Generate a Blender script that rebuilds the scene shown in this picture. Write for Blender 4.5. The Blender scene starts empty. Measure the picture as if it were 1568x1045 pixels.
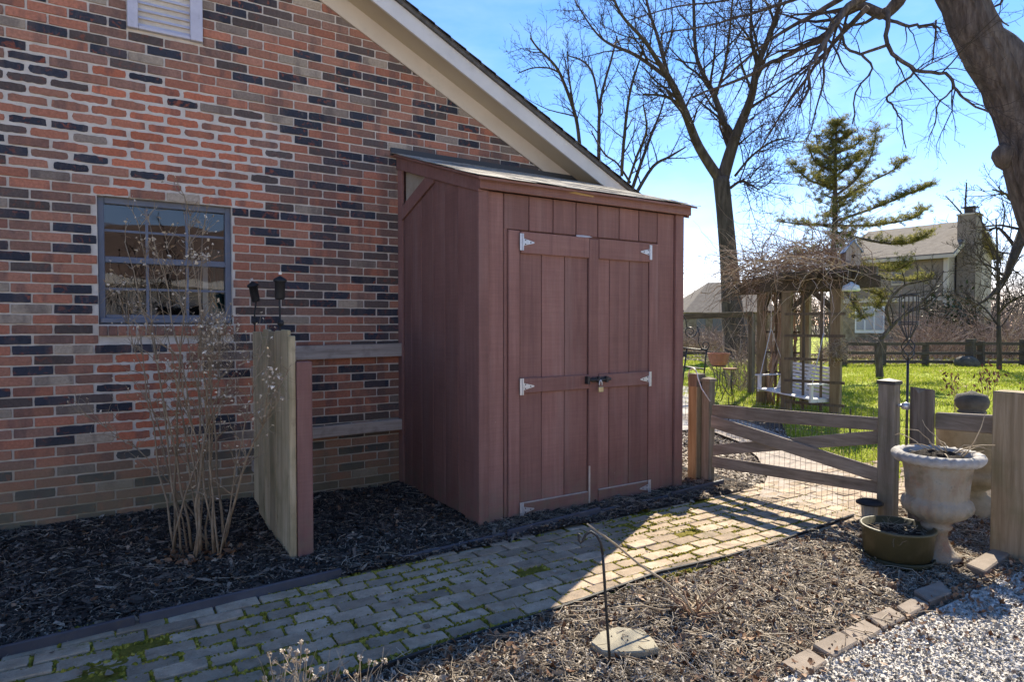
import bpy, bmesh, math, random
import numpy as np
from mathutils import Vector, Matrix

rng = random.Random(7)
nr = np.random.default_rng(7)
S = bpy.context.scene
COL = S.collection

# ------------------------------------------------------------------ camera
CAM_F, CAM_TH, CAM_H, CAM_D = 985.0, math.radians(32.5), 1.55, 5.84     # focal length in photo pixels, yaw, height, distance to the wall
PITCH = math.radians(1.483)
CP = Vector((0, -CAM_D, CAM_H))
_f0 = Vector((math.sin(CAM_TH), math.cos(CAM_TH), 0)); RT = Vector((math.cos(CAM_TH), -math.sin(CAM_TH), 0)); _u0 = Vector((0, 0, 1))
FW = _f0 * math.cos(PITCH) - _u0 * math.sin(PITCH); UP = _u0 * math.cos(PITCH) + _f0 * math.sin(PITCH)
cam = bpy.data.cameras.new('camera'); cam.sensor_width = 36; cam.lens = 36 * CAM_F / 1568; cam.clip_start = 0.05; cam.clip_end = 3000
co = bpy.data.objects.new('camera', cam); COL.objects.link(co)
m = Matrix((RT, UP, -FW)).transposed().to_4x4(); m.translation = CP; co.matrix_world = m
S.camera = co

# ------------------------------------------------------------------ light
SUN_EL = math.radians(40); SUN_AZ = math.atan2(0.872, 0.489)            # clockwise from +Y
world = bpy.data.worlds.new('World'); S.world = world; world.use_nodes = True
wn = world.node_tree.nodes; wl = world.node_tree.links
bg = wn['Background']
sky = wn.new('ShaderNodeTexSky'); sky.sky_type = 'NISHITA'; sky.sun_disc = False
sky.sun_elevation = SUN_EL; sky.sun_rotation = SUN_AZ; sky.air_density = 1.0; sky.dust_density = 0.0; sky.ozone_density = 5.5; sky.altitude = 200
# (the sky is multiplied by a white balance for open shade) thin high cloud, a noise over the whole dome
tc = wn.new('ShaderNodeTexCoord'); mp = wn.new('ShaderNodeMapping'); mp.inputs['Scale'].default_value = (1.2, 2.2, 5.0)
nz = wn.new('ShaderNodeTexNoise'); nz.inputs['Scale'].default_value = 2.1; nz.inputs['Detail'].default_value = 7; nz.inputs['Roughness'].default_value = 0.55
mr = wn.new('ShaderNodeMapRange'); mr.inputs[1].default_value = 0.48; mr.inputs[2].default_value = 0.80; mr.inputs[3].default_value = 0.0; mr.inputs[4].default_value = 0.10
mx = wn.new('ShaderNodeMix'); mx.data_type = 'RGBA'; mx.inputs[7].default_value = (9.8, 9.9, 9.8, 1)
wl.new(tc.outputs['Generated'], mp.inputs['Vector']); wl.new(mp.outputs[0], nz.inputs['Vector']); wl.new(nz.outputs['Fac'], mr.inputs[0])
wl.new(mr.outputs[0], mx.inputs[0]); hs = wn.new('ShaderNodeHueSaturation'); hs.inputs['Saturation'].default_value = 1.2; wl.new(sky.outputs[0], hs.inputs['Color']); wb = wn.new('ShaderNodeMix'); wb.data_type = 'RGBA'; wb.blend_type = 'MULTIPLY'; wb.inputs[0].default_value = 1; wb.inputs[7].default_value = (1.30, 0.87, 0.83, 1); wl.new(hs.outputs[0], wb.inputs[6]); wl.new(wb.outputs[2], mx.inputs[6]); wl.new(mx.outputs[2], bg.inputs['Color'])
bg.inputs['Strength'].default_value = 0.0505
sun = bpy.data.lights.new('sun', 'SUN'); sun.energy = 2.05; sun.angle = math.radians(0.53); sun.color = (1.0, 0.90, 0.73)
so = bpy.data.objects.new('sun', sun); COL.objects.link(so)
sd = Vector((-math.sin(SUN_AZ) * math.cos(SUN_EL), -math.cos(SUN_AZ) * math.cos(SUN_EL), -math.sin(SUN_EL)))
so.rotation_euler = sd.to_track_quat('-Z', 'Y').to_euler(); so.location = (20, 12, 25)
S.view_settings.view_transform = 'Standard'; S.view_settings.look = 'None'; S.view_settings.gamma = 1
S.view_settings.use_curve_mapping = False
S.view_settings.exposure = 2.55
S.cycles.max_bounces = 6; S.cycles.transparent_max_bounces = 8

# ------------------------------------------------------------------ survey: a photo pixel to the place it shows, on a known plane
def ray(px, py): return FW + RT * ((px - 784) / CAM_F) - UP * ((py - 522.5) / CAM_F)
def gz(px, py, z=0.0): r = ray(px, py); return CP + r * ((z - CP.z) / r.z)
def gy(px, py, y=0.0): r = ray(px, py); return CP + r * ((y - CP.y) / r.y)
def gx(px, py, x): r = ray(px, py); return CP + r * ((x - CP.x) / r.x)
def gd(px, py, d): return CP + ray(px, py) * d
def V(*a): return Vector(a)

# ------------------------------------------------------------------ mesh helpers
class MB:
    def __init__(s): s.v = []; s.f = []
    def add(s, vs, fs):
        b = len(s.v); s.v += [tuple(v) for v in vs]; s.f += [tuple(i + b for i in f) for f in fs]; return s
    def box(s, c, d, R=None):
        c = Vector(c); h = Vector(d) * .5; vs = []
        for x in (-1, 1):
            for y in (-1, 1):
                for z in (-1, 1):
                    p = Vector((x * h.x, y * h.y, z * h.z)); vs.append(c + (R @ p if R else p))
        return s.add(vs, [(0, 1, 3, 2), (4, 6, 7, 5), (0, 4, 5, 1), (2, 3, 7, 6), (0, 2, 6, 4), (1, 5, 7, 3)])
    def bb(s, x0, x1, y0, y1, z0, z1): return s.box(((x0 + x1) / 2, (y0 + y1) / 2, (z0 + z1) / 2), (x1 - x0, y1 - y0, z1 - z0))
    def beam(s, a, b, w, h, up=(0, 0, 1)):
        a = Vector(a); b = Vector(b); d = (b - a); L = d.length; d.normalize()
        sd_ = d.cross(Vector(up)).normalized(); u = sd_.cross(d).normalized()
        R = Matrix((d, sd_, u)).transposed()
        return s.box((a + b) / 2, (L, w, h), R)
    def prism(s, pts, vec):
        n = len(pts); vec = Vector(vec); p = [Vector(q) for q in pts]
        return s.add(p + [q + vec for q in p], [tuple(range(n - 1, -1, -1)), tuple(range(n, 2 * n))] + [(i, (i + 1) % n, n + (i + 1) % n, n + i) for i in range(n)])
    def tube(s, pts, rads, n=6, cap=True):
        pts = [Vector(p) for p in pts]; k = len(pts)
        if not hasattr(rads, '__len__'): rads = [rads] * k
        vs = []; prev = None
        for i in range(k):
            t = pts[min(i + 1, k - 1)] - pts[max(i - 1, 0)]
            if t.length < 1e-9: t = Vector((0, 0, 1))
            t.normalize()
            if prev is None:
                a = Vector((1, 0, 0)) if abs(t.x) < .8 else Vector((0, 1, 0)); u = t.cross(a).normalized()
            else:
                u = (prev - t * prev.dot(t))
                u = u.normalized() if u.length > 1e-6 else t.orthogonal().normalized()
            prev = u; w = t.cross(u)
            for j in range(n):
                an = 2 * math.pi * j / n; vs.append(pts[i] + (u * math.cos(an) + w * math.sin(an)) * rads[i])
        fs = [(i * n + j, i * n + (j + 1) % n, (i + 1) * n + (j + 1) % n, (i + 1) * n + j) for i in range(k - 1) for j in range(n)]
        if cap: fs += [tuple(range(n - 1, -1, -1)), tuple(range((k - 1) * n, k * n))]
        return s.add(vs, fs)
    def lathe(s, prof, c, n=24, squash=0.0, seed=0):
        c = Vector(c); r_ = random.Random(seed); vs = []; k = len(prof)
        for (r, z) in prof:
            for j in range(n):
                an = 2 * math.pi * j / n; q = r * (1 + squash * (r_.random() - .5)); vs.append(c + Vector((q * math.cos(an), q * math.sin(an), z)))
        fs = [(i * n + j, i * n + (j + 1) % n, (i + 1) * n + (j + 1) % n, (i + 1) * n + j) for i in range(k - 1) for j in range(n)]
        fs += [tuple(range(n - 1, -1, -1)), tuple(range((k - 1) * n, k * n))]
        return s.add(vs, fs)
    def mesh(s, name, mat=None, smooth=False, bevel=0, seg=1):
        me = bpy.data.meshes.new(name); me.from_pydata(s.v, [], s.f)
        if bevel:
            bm = bmesh.new(); bm.from_mesh(me)
            bmesh.ops.recalc_face_normals(bm, faces=bm.faces)
            es = [e for e in bm.edges if len(e.link_faces) == 2 and e.calc_face_angle(0) > .5]
            bmesh.ops.bevel(bm, geom=es, offset=bevel, segments=seg, affect='EDGES', profile=.5, clamp_overlap=True)
            bm.to_mesh(me); bm.free()
        if mat: me.materials.append(mat)
        if smooth: me.polygons.foreach_set('use_smooth', [True] * len(me.polygons))
        me.update(); return me
    def build(s, name, mat=None, parent=None, smooth=False, bevel=0, seg=1):
        return link(name, s.mesh(name, mat, smooth, bevel, seg), parent)

ORG = {}
def link(name, me, parent=None, loc=None):
    o = bpy.data.objects.new(name, me); COL.objects.link(o)
    w = Vector(loc) if loc is not None else Vector((0, 0, 0))           # mesh coordinates are world coordinates unless loc is given
    if parent:
        o.parent = parent; o.location = w - ORG[parent.name]
    else: o.location = w
    ORG[o.name] = w
    return o
def thing(name, label, cat, loc=(0, 0, 0), group=None):
    o = bpy.data.objects.new(name, None); o.empty_display_size = .1; COL.objects.link(o); o.location = loc; ORG[o.name] = Vector(loc)
    return tag(o, label, cat, group)
def tag(o, label, cat, group=None):
    o['label'] = label; o['category'] = cat
    if group: o['group'] = group
    return o
def kind(o, k, label=None):
    o['kind'] = k
    if label: o['label'] = label
    return o
def fastmesh(name, verts, faces, mat, smooth=False):
    """verts Nx3, faces MxK numpy"""
    me = bpy.data.meshes.new(name); n, k = faces.shape
    me.vertices.add(len(verts)); me.vertices.foreach_set('co', np.ascontiguousarray(verts, dtype=np.float32).ravel())
    me.loops.add(n * k); me.loops.foreach_set('vertex_index', np.ascontiguousarray(faces, dtype=np.int32).ravel())
    me.polygons.add(n); me.polygons.foreach_set('loop_start', np.arange(0, n * k, k, dtype=np.int32))
    try: me.polygons.foreach_set('loop_total', np.full(n, k, dtype=np.int32))
    except Exception: pass
    if smooth: me.polygons.foreach_set('use_smooth', np.ones(n, dtype=bool))
    me.update(calc_edges=True)
    if mat: me.materials.append(mat)
    return me
def scatter(temps, pos, yaw, tilt, roll, scale):
    """copies of small triangle templates [(V, F)], one numpy mesh: returns verts, tris"""
    N = len(pos); which = nr.integers(0, len(temps), N); VV = []; FF = []; base = 0
    for ti, (tv, tf) in enumerate(temps):
        idx = np.where(which == ti)[0]
        if len(idx) == 0: continue
        cy, sy = np.cos(yaw[idx]), np.sin(yaw[idx]); ct, st = np.cos(tilt[idx]), np.sin(tilt[idx]); cr, sr = np.cos(roll[idx]), np.sin(roll[idx])
        P = tv[None] * scale[idx][:, None, :]
        x, y, z = P[..., 0], P[..., 1], P[..., 2]
        y, z = y * cr[:, None] - z * sr[:, None], y * sr[:, None] + z * cr[:, None]
        x, z = x * ct[:, None] - z * st[:, None], x * st[:, None] + z * ct[:, None]
        x, y = x * cy[:, None] - y * sy[:, None], x * sy[:, None] + y * cy[:, None]
        P = np.stack([x, y, z], -1) + pos[idx][:, None, :]
        m_ = len(tv); VV.append(P.reshape(-1, 3)); FF.append((tf[None] + (np.arange(len(idx)) * m_)[:, None, None] + base).reshape(-1, 3)); base += len(idx) * m_
    return np.concatenate(VV), np.concatenate(FF)
def hnoise(x, y, s=1.0, seed=0):
    """cheap smooth value noise for numpy arrays"""
    x = np.asarray(x) * s + seed * 17.3; y = np.asarray(y) * s + seed * 9.1
    xi, yi = np.floor(x), np.floor(y); fx, fy = x - xi, y - yi; fx = fx * fx * (3 - 2 * fx); fy = fy * fy * (3 - 2 * fy)
    h = lambda a, b: np.modf(np.abs(np.sin(a * 127.1 + b * 311.7 + seed) * 43758.5453))[0]
    return (h(xi, yi) * (1 - fx) + h(xi + 1, yi) * fx) * (1 - fy) + (h(xi, yi + 1) * (1 - fx) + h(xi + 1, yi + 1) * fx) * fy

# ------------------------------------------------------------------ materials
class NT:
    def __init__(s, name):
        s.mat = bpy.data.materials.new(name); s.mat.use_nodes = True; s.n = s.mat.node_tree.nodes; s.l = s.mat.node_tree.links
        s.b = s.n['Principled BSDF']; s.out = s.n['Material Output']
    def node(s, t, **kw):
        x = s.n.new(t)
        for k, v in kw.items():
            if k.startswith('_'): setattr(x, k[1:], v)
            else:
                i = x.inputs[int(k[1:])] if k[0] == 'i' and k[1:].isdigit() else x.inputs[k]
                if hasattr(v, 'is_linked'): s.l.new(v, i)
                else: i.default_value = v
        return x
    def pos(s, stretch=(1, 1, 1), rnd=True):
        g = s.node('ShaderNodeNewGeometry').outputs['Position']
        if rnd:
            oi = s.node('ShaderNodeObjectInfo'); k = s.node('ShaderNodeMath', _operation='MULTIPLY', i0=oi.outputs['Random'], i1=53.0)
            g = s.node('ShaderNodeVectorMath', _operation='ADD', i0=g, i1=k.outputs[0]).outputs[0]
        return s.node('ShaderNodeVectorMath', _operation='MULTIPLY', i0=g, i1=stretch).outputs[0]
    def noise(s, vec, scale, detail=5, rough=.55, dist=0):
        return s.node('ShaderNodeTexNoise', Vector=vec, Scale=scale, Detail=detail, Roughness=rough, Distortion=dist).outputs['Fac']
    def ramp(s, fac, stops):
        r = s.node('ShaderNodeValToRGB', Fac=fac); e = r.color_ramp.elements
        while len(e) < len(stops): e.new(.5)
        for i, (p, c) in enumerate(stops): e[i].position = p; e[i].color = (*c, 1)
        return r.outputs['Color']
    def rng(s, fac, lo, hi, a=0., b=1.): return s.node('ShaderNodeMapRange', i0=fac, i1=lo, i2=hi, i3=a, i4=b).outputs[0]
    def mix(s, fac, a, b, mode='MIX'):
        x = s.node('ShaderNodeMix', _data_type='RGBA', _blend_type=mode)
        for i, v in ((0, fac), (6, a), (7, b)):
            if hasattr(v, 'is_linked'): s.l.new(v, x.inputs[i])
            else: x.inputs[i].default_value = v if i == 0 else (*v[:3], 1)
        return x.outputs[2]
    def math(s, op, a, b=0.): return s.node('ShaderNodeMath', _operation=op, i0=a, i1=b).outputs[0]
    def hsv(s, col, v=1., h=.5, sat=1.): return s.node('ShaderNodeHueSaturation', Color=col, Value=v, Hue=h, Saturation=sat).outputs[0]
    def fin(s, col, rough=.8, spec=.3, bump=None, bs=.3, bd=.01, metallic=0.):
        if hasattr(col, 'is_linked'): s.l.new(col, s.b.inputs['Base Color'])
        else: s.b.inputs['Base Color'].default_value = (*col, 1)
        if hasattr(rough, 'is_linked'): s.l.new(rough, s.b.inputs['Roughness'])
        else: s.b.inputs['Roughness'].default_value = rough
        s.b.inputs['Specular IOR Level'].default_value = spec; s.b.inputs['Metallic'].default_value = metallic
        if bump is not None:
            bn = s.node('ShaderNodeBump', Height=bump, Strength=bs, Distance=bd); s.l.new(bn.outputs[0], s.b.inputs['Normal'])
        return s.mat
def wood(name, stops, axis='z', grain=26, rough=.85, over=None, rv=.18, bs=.45, spec=.2):
    """weathered wood, the grain runs along axis; over = [(colour, scale, lo, hi, amount)] stains"""
    t = NT(name); k = {'x': (.06, 1, 1), 'y': (1, .06, 1), 'z': (1, 1, .06)}[axis]
    p = t.pos(k); g1 = t.noise(p, grain, 8, .65, .4); c = t.ramp(g1, stops); p2 = t.pos((1, 1, 1))
    for (oc, sc, lo, hi, am) in (over or []):
        c = t.mix(t.rng(t.noise(p2, sc, 5, .6), lo, hi, 0, am), c, oc)
    oi = t.node('ShaderNodeObjectInfo').outputs['Random']; c = t.hsv(c, t.rng(oi, 0, 1, 1 - rv, 1 + rv))
    return t.fin(c, rough, spec, t.noise(p, grain * 2.2, 8, .7), bs, .004)
def rough_mat(name, stops, scale=6, rough=.85, bscale=60, bs=.4, bd=.004, over=None, rv=0., spec=.25, metallic=0, stretch=(1, 1, 1), island=0.):
    t = NT(name); p = t.pos(stretch); c = t.ramp(t.noise(p, scale, 7, .6), stops)
    for (oc, sc, lo, hi, am) in (over or []):
        c = t.mix(t.rng(t.noise(t.pos((1, 1, 1)), sc, 6, .6), lo, hi, 0, am), c, oc)
    if rv: c = t.hsv(c, t.rng(t.node('ShaderNodeObjectInfo').outputs['Random'], 0, 1, 1 - rv, 1 + rv))
    if island: c = t.hsv(c, t.rng(t.node('ShaderNodeNewGeometry').outputs['Random Per Island'], 0, 1, 1 - island, 1 + island))
    return t.fin(c, rough, spec, t.noise(p, bscale, 6, .65), bs, bd, metallic)
def chips(name, stops, rough=.85, spec=.2):
    """loose pieces: each its own tone"""
    t = NT(name); c = t.ramp(t.node('ShaderNodeNewGeometry').outputs['Random Per Island'], stops)
    c = t.hsv(c, t.rng(t.noise(t.pos((1, 1, 1)), 90, 4), .3, .7, .75, 1.25))
    return t.fin(c, rough, spec, t.noise(t.pos((1, 1, 1)), 240, 3), .3, .002)

def maroon(name, axis='z'):
    t = NT(name); k = {'x': (.05, 1, 1), 'y': (1, .05, 1), 'z': (1, 1, .05)}[axis]
    p = t.pos(k); w = t.noise(p, 30, 8, .6, .3); q = t.pos((1, 1, 1)); big = t.noise(q, 1.3, 7, .68)
    c = t.ramp(t.math('ADD', t.math('MULTIPLY', w, .5), t.math('MULTIPLY', big, .5)), [(.32, (.175, .082, .067)), (.5, (.238, .117, .096)), (.68, (.30, .16, .132))])
    # rows of fine saw marks across the board
    saw = t.noise(t.pos((.5, .5, 26)) if axis == 'z' else t.pos((26, 1, 1)), 4.5, 3, .5)
    c = t.hsv(c, t.rng(saw, .35, .65, .95, 1.05)); c = t.mix(t.rng(t.noise(t.pos((.8, .8, 40)), 3.0, 4, .7), .62, .74, 0, .35), c, (.12, .055, .05))
    c = t.mix(t.rng(t.noise(t.pos((3, 3, .25)), 2.2, 6, .65), .52, .72, 0, .4), c, (.31, .205, .18))      # chalky faded streaks
    c = t.mix(t.rng(t.noise(t.pos((6, 6, .18)), 3.1, 5, .7), .55, .66, 0, .4), c, (.145, .072, .064)); c = t.mix(t.rng(t.noise(q, 30, 4, .7), .71, .76, 0, .6), c, (.46, .36, .31))                        # small chips to bare wood
    sep = t.node('ShaderNodeSeparateXYZ', Vector=t.node('ShaderNodeNewGeometry').outputs['Position']).outputs['Z']
    low = t.math('MULTIPLY', t.rng(sep, .02, .38, 1, 0), t.rng(t.noise(q, 9, 6, .7), .40, .62, 0, .85)); c = t.mix(low, c, (.20, .15, .105))   # splashed mud at the foot
    c = t.hsv(c, t.rng(t.node('ShaderNodeObjectInfo').outputs['Random'], 0, 1, .82, 1.14))
    return t.fin(c, t.rng(w, .3, .7, .6, .8), .3, t.math('ADD', t.math('MULTIPLY', w, .6), t.math('MULTIPLY', saw, .5)), .3, .004)
MAR = maroon('maroon_paint_upright', 'z'); MARX = maroon('maroon_paint_level', 'x')

def brick_mat(name, attr):
    t = NT(name); q = t.pos((1, 1, 1), rnd=True)
    col = t.node('ShaderNodeAttribute', _attribute_name='Col').outputs['Color'] if attr else t.node('ShaderNodeObjectInfo').outputs['Color']
    lum = t.node('ShaderNodeRGBToBW', Color=col).outputs[0]
    dark = t.rng(lum, .05, .12, 1, 0)
    c = t.mix(t.math('MULTIPLY', dark, t.rng(t.noise(q, 17, 4, .6, .6), .55, .68, 0, .8)), col, (.30, .085, .045))      # fire flashes on the dark ones
    c = t.mix(t.rng(t.noise(t.pos((1, 1, .25)), 7, 3, .5), .52, .62, 0, .5), c, (.11, .08, .075))                       # sooty shading
    c = t.hsv(c, t.rng(t.noise(q, 55, 5, .7), .3, .7, .76, 1.24))
    c = t.mix(t.rng(t.noise(t.pos((1, 1, .3)), 22, 4, .7), .60, .76, 0, .22), c, (.38, .28, .21)); c = t.mix(t.rng(t.noise(q, 34, 5, .75), .66, .78, 0, .45), c, (.50, .47, .42))                                     # mortar smears
    sep = t.node('ShaderNodeSeparateXYZ', Vector=t.node('ShaderNodeNewGeometry').outputs['Position']).outputs['Z']
    low = t.math('MULTIPLY', t.rng(sep, .18, .72, 1, 0), t.rng(t.noise(t.pos((1, 1, 1), rnd=False), 2.6, 5, .6), .28, .62, .35, 1))
    c = t.mix(t.math('MULTIPLY', low, .85), c, (.21, .19, .115))                                                        # algae near the soil
    return t.fin(c, .85, .25, t.noise(q, 120, 6, .7), .55, .004)
BRICK_O = brick_mat('brick_clay', False); BRICK_A = brick_mat('brick_clay_row', True)
def mortar_mat():
    t = NT('mortar'); q = t.pos((1, 1, 1)); c = t.ramp(t.noise(q, 7, 7, .65), [(.3, (.52, .46, .39)), (.7, (.72, .65, .57))])
    sep = t.node('ShaderNodeSeparateXYZ', Vector=t.node('ShaderNodeNewGeometry').outputs['Position']).outputs['Z']
    low = t.math('MULTIPLY', t.rng(sep, .12, .75, 1, 0), t.rng(t.noise(q, 2.6, 5, .6), .25, .62, .3, 1)); c = t.mix(t.math('MULTIPLY', low, .85), c, (.27, .245, .16))
    return t.fin(c, .9, .15, t.noise(q, 85, 7, .7), .7, .006)
MORTAR = mortar_mat()
def far_brick():
    t = NT('brick_wall_beyond'); p = t.node('ShaderNodeNewGeometry').outputs['Position']
    sx = t.node('ShaderNodeSeparateXYZ', Vector=p); v = t.node('ShaderNodeCombineXYZ', X=sx.outputs[0], Y=sx.outputs[2], Z=sx.outputs[1]).outputs[0]
    b = t.node('ShaderNodeTexBrick', Vector=v, Color1=(.30, .12, .09, 1), Color2=(.07, .055, .06, 1), Mortar=(.5, .47, .42, 1), Scale=1.0)
    b.inputs['Mortar Size'].default_value = .006; b.inputs['Brick Width'].default_value = .25; b.inputs['Row Height'].default_value = .0757
    return t.fin(b.outputs['Color'], .9, .2)
FARBRICK = far_brick()

def flat(name, c, rough=.6, spec=.4, metallic=0): return NT(name).fin(c, rough, spec, None, metallic=metallic)
TRIM = rough_mat('cream_trim_paint', [(.3, (.58, .49, .39)), (.7, (.66, .57, .46))], 3, .55, 40, .12, over=[((.34, .30, .24), 6, .55, .8, .4)])
SOFFIT = rough_mat('tan_soffit_paint', [(.3, (.46, .38, .27)), (.7, (.52, .44, .32))], 2, .6, 30, .1)
FASCIA = rough_mat('pale_grey_fascia_paint', [(.3, (.56, .53, .50)), (.7, (.66, .63, .60))], 3, .5, 40, .12, over=[((.36, .34, .31), 9, .6, .8, .4)])
SHINGLE = rough_mat('asphalt_shingle', [(.3, (.06, .055, .05)), (.7, (.12, .11, .10))], 14, .95, 300, .6, .004, rv=.25)
OLDSHINGLE = rough_mat('worn_asphalt_shingle', [(.3, (.22, .20, .17)), (.5, (.34, .31, .265)), (.72, (.47, .435, .375))], 26, .95, 260, .7, .005, rv=.3, over=[((.10, .11, .055), 9, .55, .75, .5)])
WINMETAL = rough_mat('slate_blue_aluminium', [(.3, (.11, .125, .165)), (.7, (.15, .17, .22))], 5, .45, 60, .1, spec=.5, over=[((.26, .25, .25), 22, .62, .8, .4)])
VENTPAINT = rough_mat('lilac_white_paint', [(.3, (.48, .46, .53)), (.7, (.60, .58, .64))], 9, .5, 60, .15, over=[((.30, .28, .27), 22, .6, .8, .5)])
DARKROOM = flat('unlit_interior_black', (.02, .02, .022), .9, .1)  # the dark of unlit rooms behind glass, put into the colour
def glass_mat(name='window_glass', tint=(.92, .95, .95)):
    t = NT(name); lw = t.node('ShaderNodeFresnel', IOR=1.55).outputs[0]; fac = t.rng(lw, 0, 1, .07, 1.0)
    bmp = t.node('ShaderNodeBump', Height=t.noise(t.pos((1, 1, 1), rnd=True), 1.6, 2), Strength=.12, Distance=.03)
    g = t.node('ShaderNodeBsdfGlossy', Roughness=.015, Normal=bmp.outputs[0]); tr = t.node('ShaderNodeBsdfTransparent', Color=(*tint, 1))
    mxx = t.node('ShaderNodeMixShader', i0=fac, i1=tr.outputs[0], i2=g.outputs[0]); t.l.new(mxx.outputs[0], t.out.inputs['Surface']); return t.mat
GLASS = glass_mat()
GREYWOOD = wood('weathered_grey_wood', [(.3, (.13, .105, .08)), (.5, (.23, .19, .15)), (.7, (.33, .28, .225))], 'y', over=[((.10, .085, .062), 5, .5, .75, .5)])
GREYWOODZ = wood('weathered_grey_post_wood', [(.3, (.12, .10, .075)), (.5, (.20, .17, .13)), (.7, (.29, .25, .20))], 'z', over=[((.10, .10, .05), 4, .48, .72, .6)])
GREENWOOD = wood('algae_stained_board', [(.3, (.29, .225, .13)), (.5, (.45, .36, .225)), (.72, (.55, .46, .31))], 'z', rv=.25, over=[((.19, .18, .085), 3.2, .48, .72, .6), ((.11, .08, .05), 9, .6, .78, .5)])
TANWOOD = wood('honey_brown_post_wood', [(.3, (.17, .125, .07)), (.5, (.26, .20, .12)), (.72, (.36, .29, .18))], 'z', over=[((.10, .085, .05), 4, .5, .75, .5)])
LEDGER = wood('grey_rail_wood', [(.3, (.26, .21, .17)), (.5, (.40, .335, .28)), (.7, (.50, .43, .37))], 'x', over=[((.13, .10, .075), 7, .55, .75, .5)])
DARKWOOD = wood('dark_old_beam_wood', [(.3, (.055, .045, .032)), (.7, (.14, .115, .08))], 'x')
OLDPOST = wood('rough_split_post_wood', [(.3, (.075, .06, .045)), (.5, (.15, .125, .10)), (.72, (.26, .225, .185))], 'z', 18, bs=.9)
WHITEWOOD = rough_mat('white_painted_wood', [(.3, (.72, .71, .68)), (.7, (.82, .81, .79))], 6, .5, 50, .1, over=[((.5, .48, .43), 12, .62, .8, .5)])
IRON = rough_mat('black_iron', [(.3, (.014, .014, .015)), (.7, (.03, .029, .028))], 30, .5, 200, .25, over=[((.09, .045, .025), 30, .6, .75, .5)], spec=.5)
WIRE = flat('dull_galvanised_wire', (.12, .11, .10), .5, .5, .4)
ZINC = rough_mat('galvanised_steel', [(.3, (.50, .50, .52)), (.7, (.66, .66, .68))], 40, .38, 160, .1, metallic=.55, spec=.5, over=[((.30, .24, .20), 28, .6, .75, .5)])
BRASS = flat('worn_brass', (.55, .47, .30), .3, .5, .9)
EDGING = rough_mat('slate_plastic_edging', [(.3, (.045, .048, .062)), (.7, (.075, .08, .10))], 5, .55, 90, .2, spec=.4, rv=.15, over=[((.12, .105, .085), 16, .55, .75, .5)])
BLACKPL = rough_mat('black_plastic', [(.3, (.015, .015, .016)), (.7, (.035, .035, .036))], 9, .5, 90, .2, over=[((.14, .12, .10), 24, .6, .75, .4)])

# ================================================================== THE SETTING: ground, path, beds
PATH_Y0, PATH_Y1 = -3.05, -1.93
def sheet(name, poly, z, mat, sub=None):
    mb = MB(); mb.add([(x, y, z) for x, y in poly], [tuple(range(len(poly)))]); return kind(mb.build(name, mat), 'structure')
def gridsheet(name, x0, x1, y0, y1, step, hf, mat):
    xs = np.arange(x0, x1 + 1e-6, step); ys = np.arange(y0, y1 + 1e-6, step); X, Y = np.meshgrid(xs, ys); Z = hf(X, Y)
    v = np.stack([X.ravel(), Y.ravel(), Z.ravel()], 1); nx, ny = len(xs), len(ys); i = (np.arange(ny - 1)[:, None] * nx + np.arange(nx - 1)[None]).ravel()
    f = np.stack([i, i + 1, i + nx + 1, i + nx], 1)
    return link(name, fastmesh(name, v, f, mat, True))
SOIL = rough_mat('dry_soil_and_thatch', [(.3, (.12, .085, .055)), (.5, (.19, .14, .095)), (.7, (.27, .21, .14))], 1.5, .95, 40, .6, .02, over=[((.10, .14, .03), .35, .45, .62, .7)])
DARKSOIL = rough_mat('black_mulch_soil', [(.3, (.010, .009, .009)), (.7, (.028, .024, .022))], 18, .95, 70, .9, .02)
LITTERSOIL = rough_mat('brown_mulch_soil', [(.3, (.045, .033, .024)), (.7, (.10, .078, .058))], 14, .95, 70, .9, .02)
GRAVELSOIL = rough_mat('chalky_gravel_dust', [(.3, (.50, .465, .42)), (.7, (.68, .64, .59))], 22, .95, 120, .9, .015)
def grass_mat():
    t = NT('lawn_turf'); q = t.pos((1, 1, 1), rnd=False); c = t.ramp(t.noise(q, .55, 7, .65), [(.3, (.20, .25, .02)), (.55, (.28, .325, .03)), (.75, (.37, .37, .06))])
    c = t.hsv(c, t.rng(t.noise(q, 26, 5, .7), .3, .7, .75, 1.25)); return t.fin(c, .9, .1, t.noise(q, 45, 6, .7), .7, .03)
TURF = grass_mat()
BLADE = chips('grass_blade', [(0, (.19, .25, .022)), (.45, (.29, .345, .035)), (.8, (.38, .41, .06)), (1, (.52, .46, .20))], .75)
def blade_glow(m_):                      # thin blades let sunlight through
    t = m_.node_tree; b = t.nodes['Principled BSDF']; tl = t.nodes.new('ShaderNodeBsdfTranslucent'); ms = t.nodes.new('ShaderNodeMixShader'); ms.inputs[0].default_value = .45
    src = b.inputs['Base Color'].links[0].from_socket; t.links.new(src, tl.inputs['Color']); t.links.new(b.outputs[0], ms.inputs[1]); t.links.new(tl.outputs[0], ms.inputs[2]); t.links.new(ms.outputs[0], t.nodes['Material Output'].inputs['Surface'])
blade_glow(BLADE)

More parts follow.
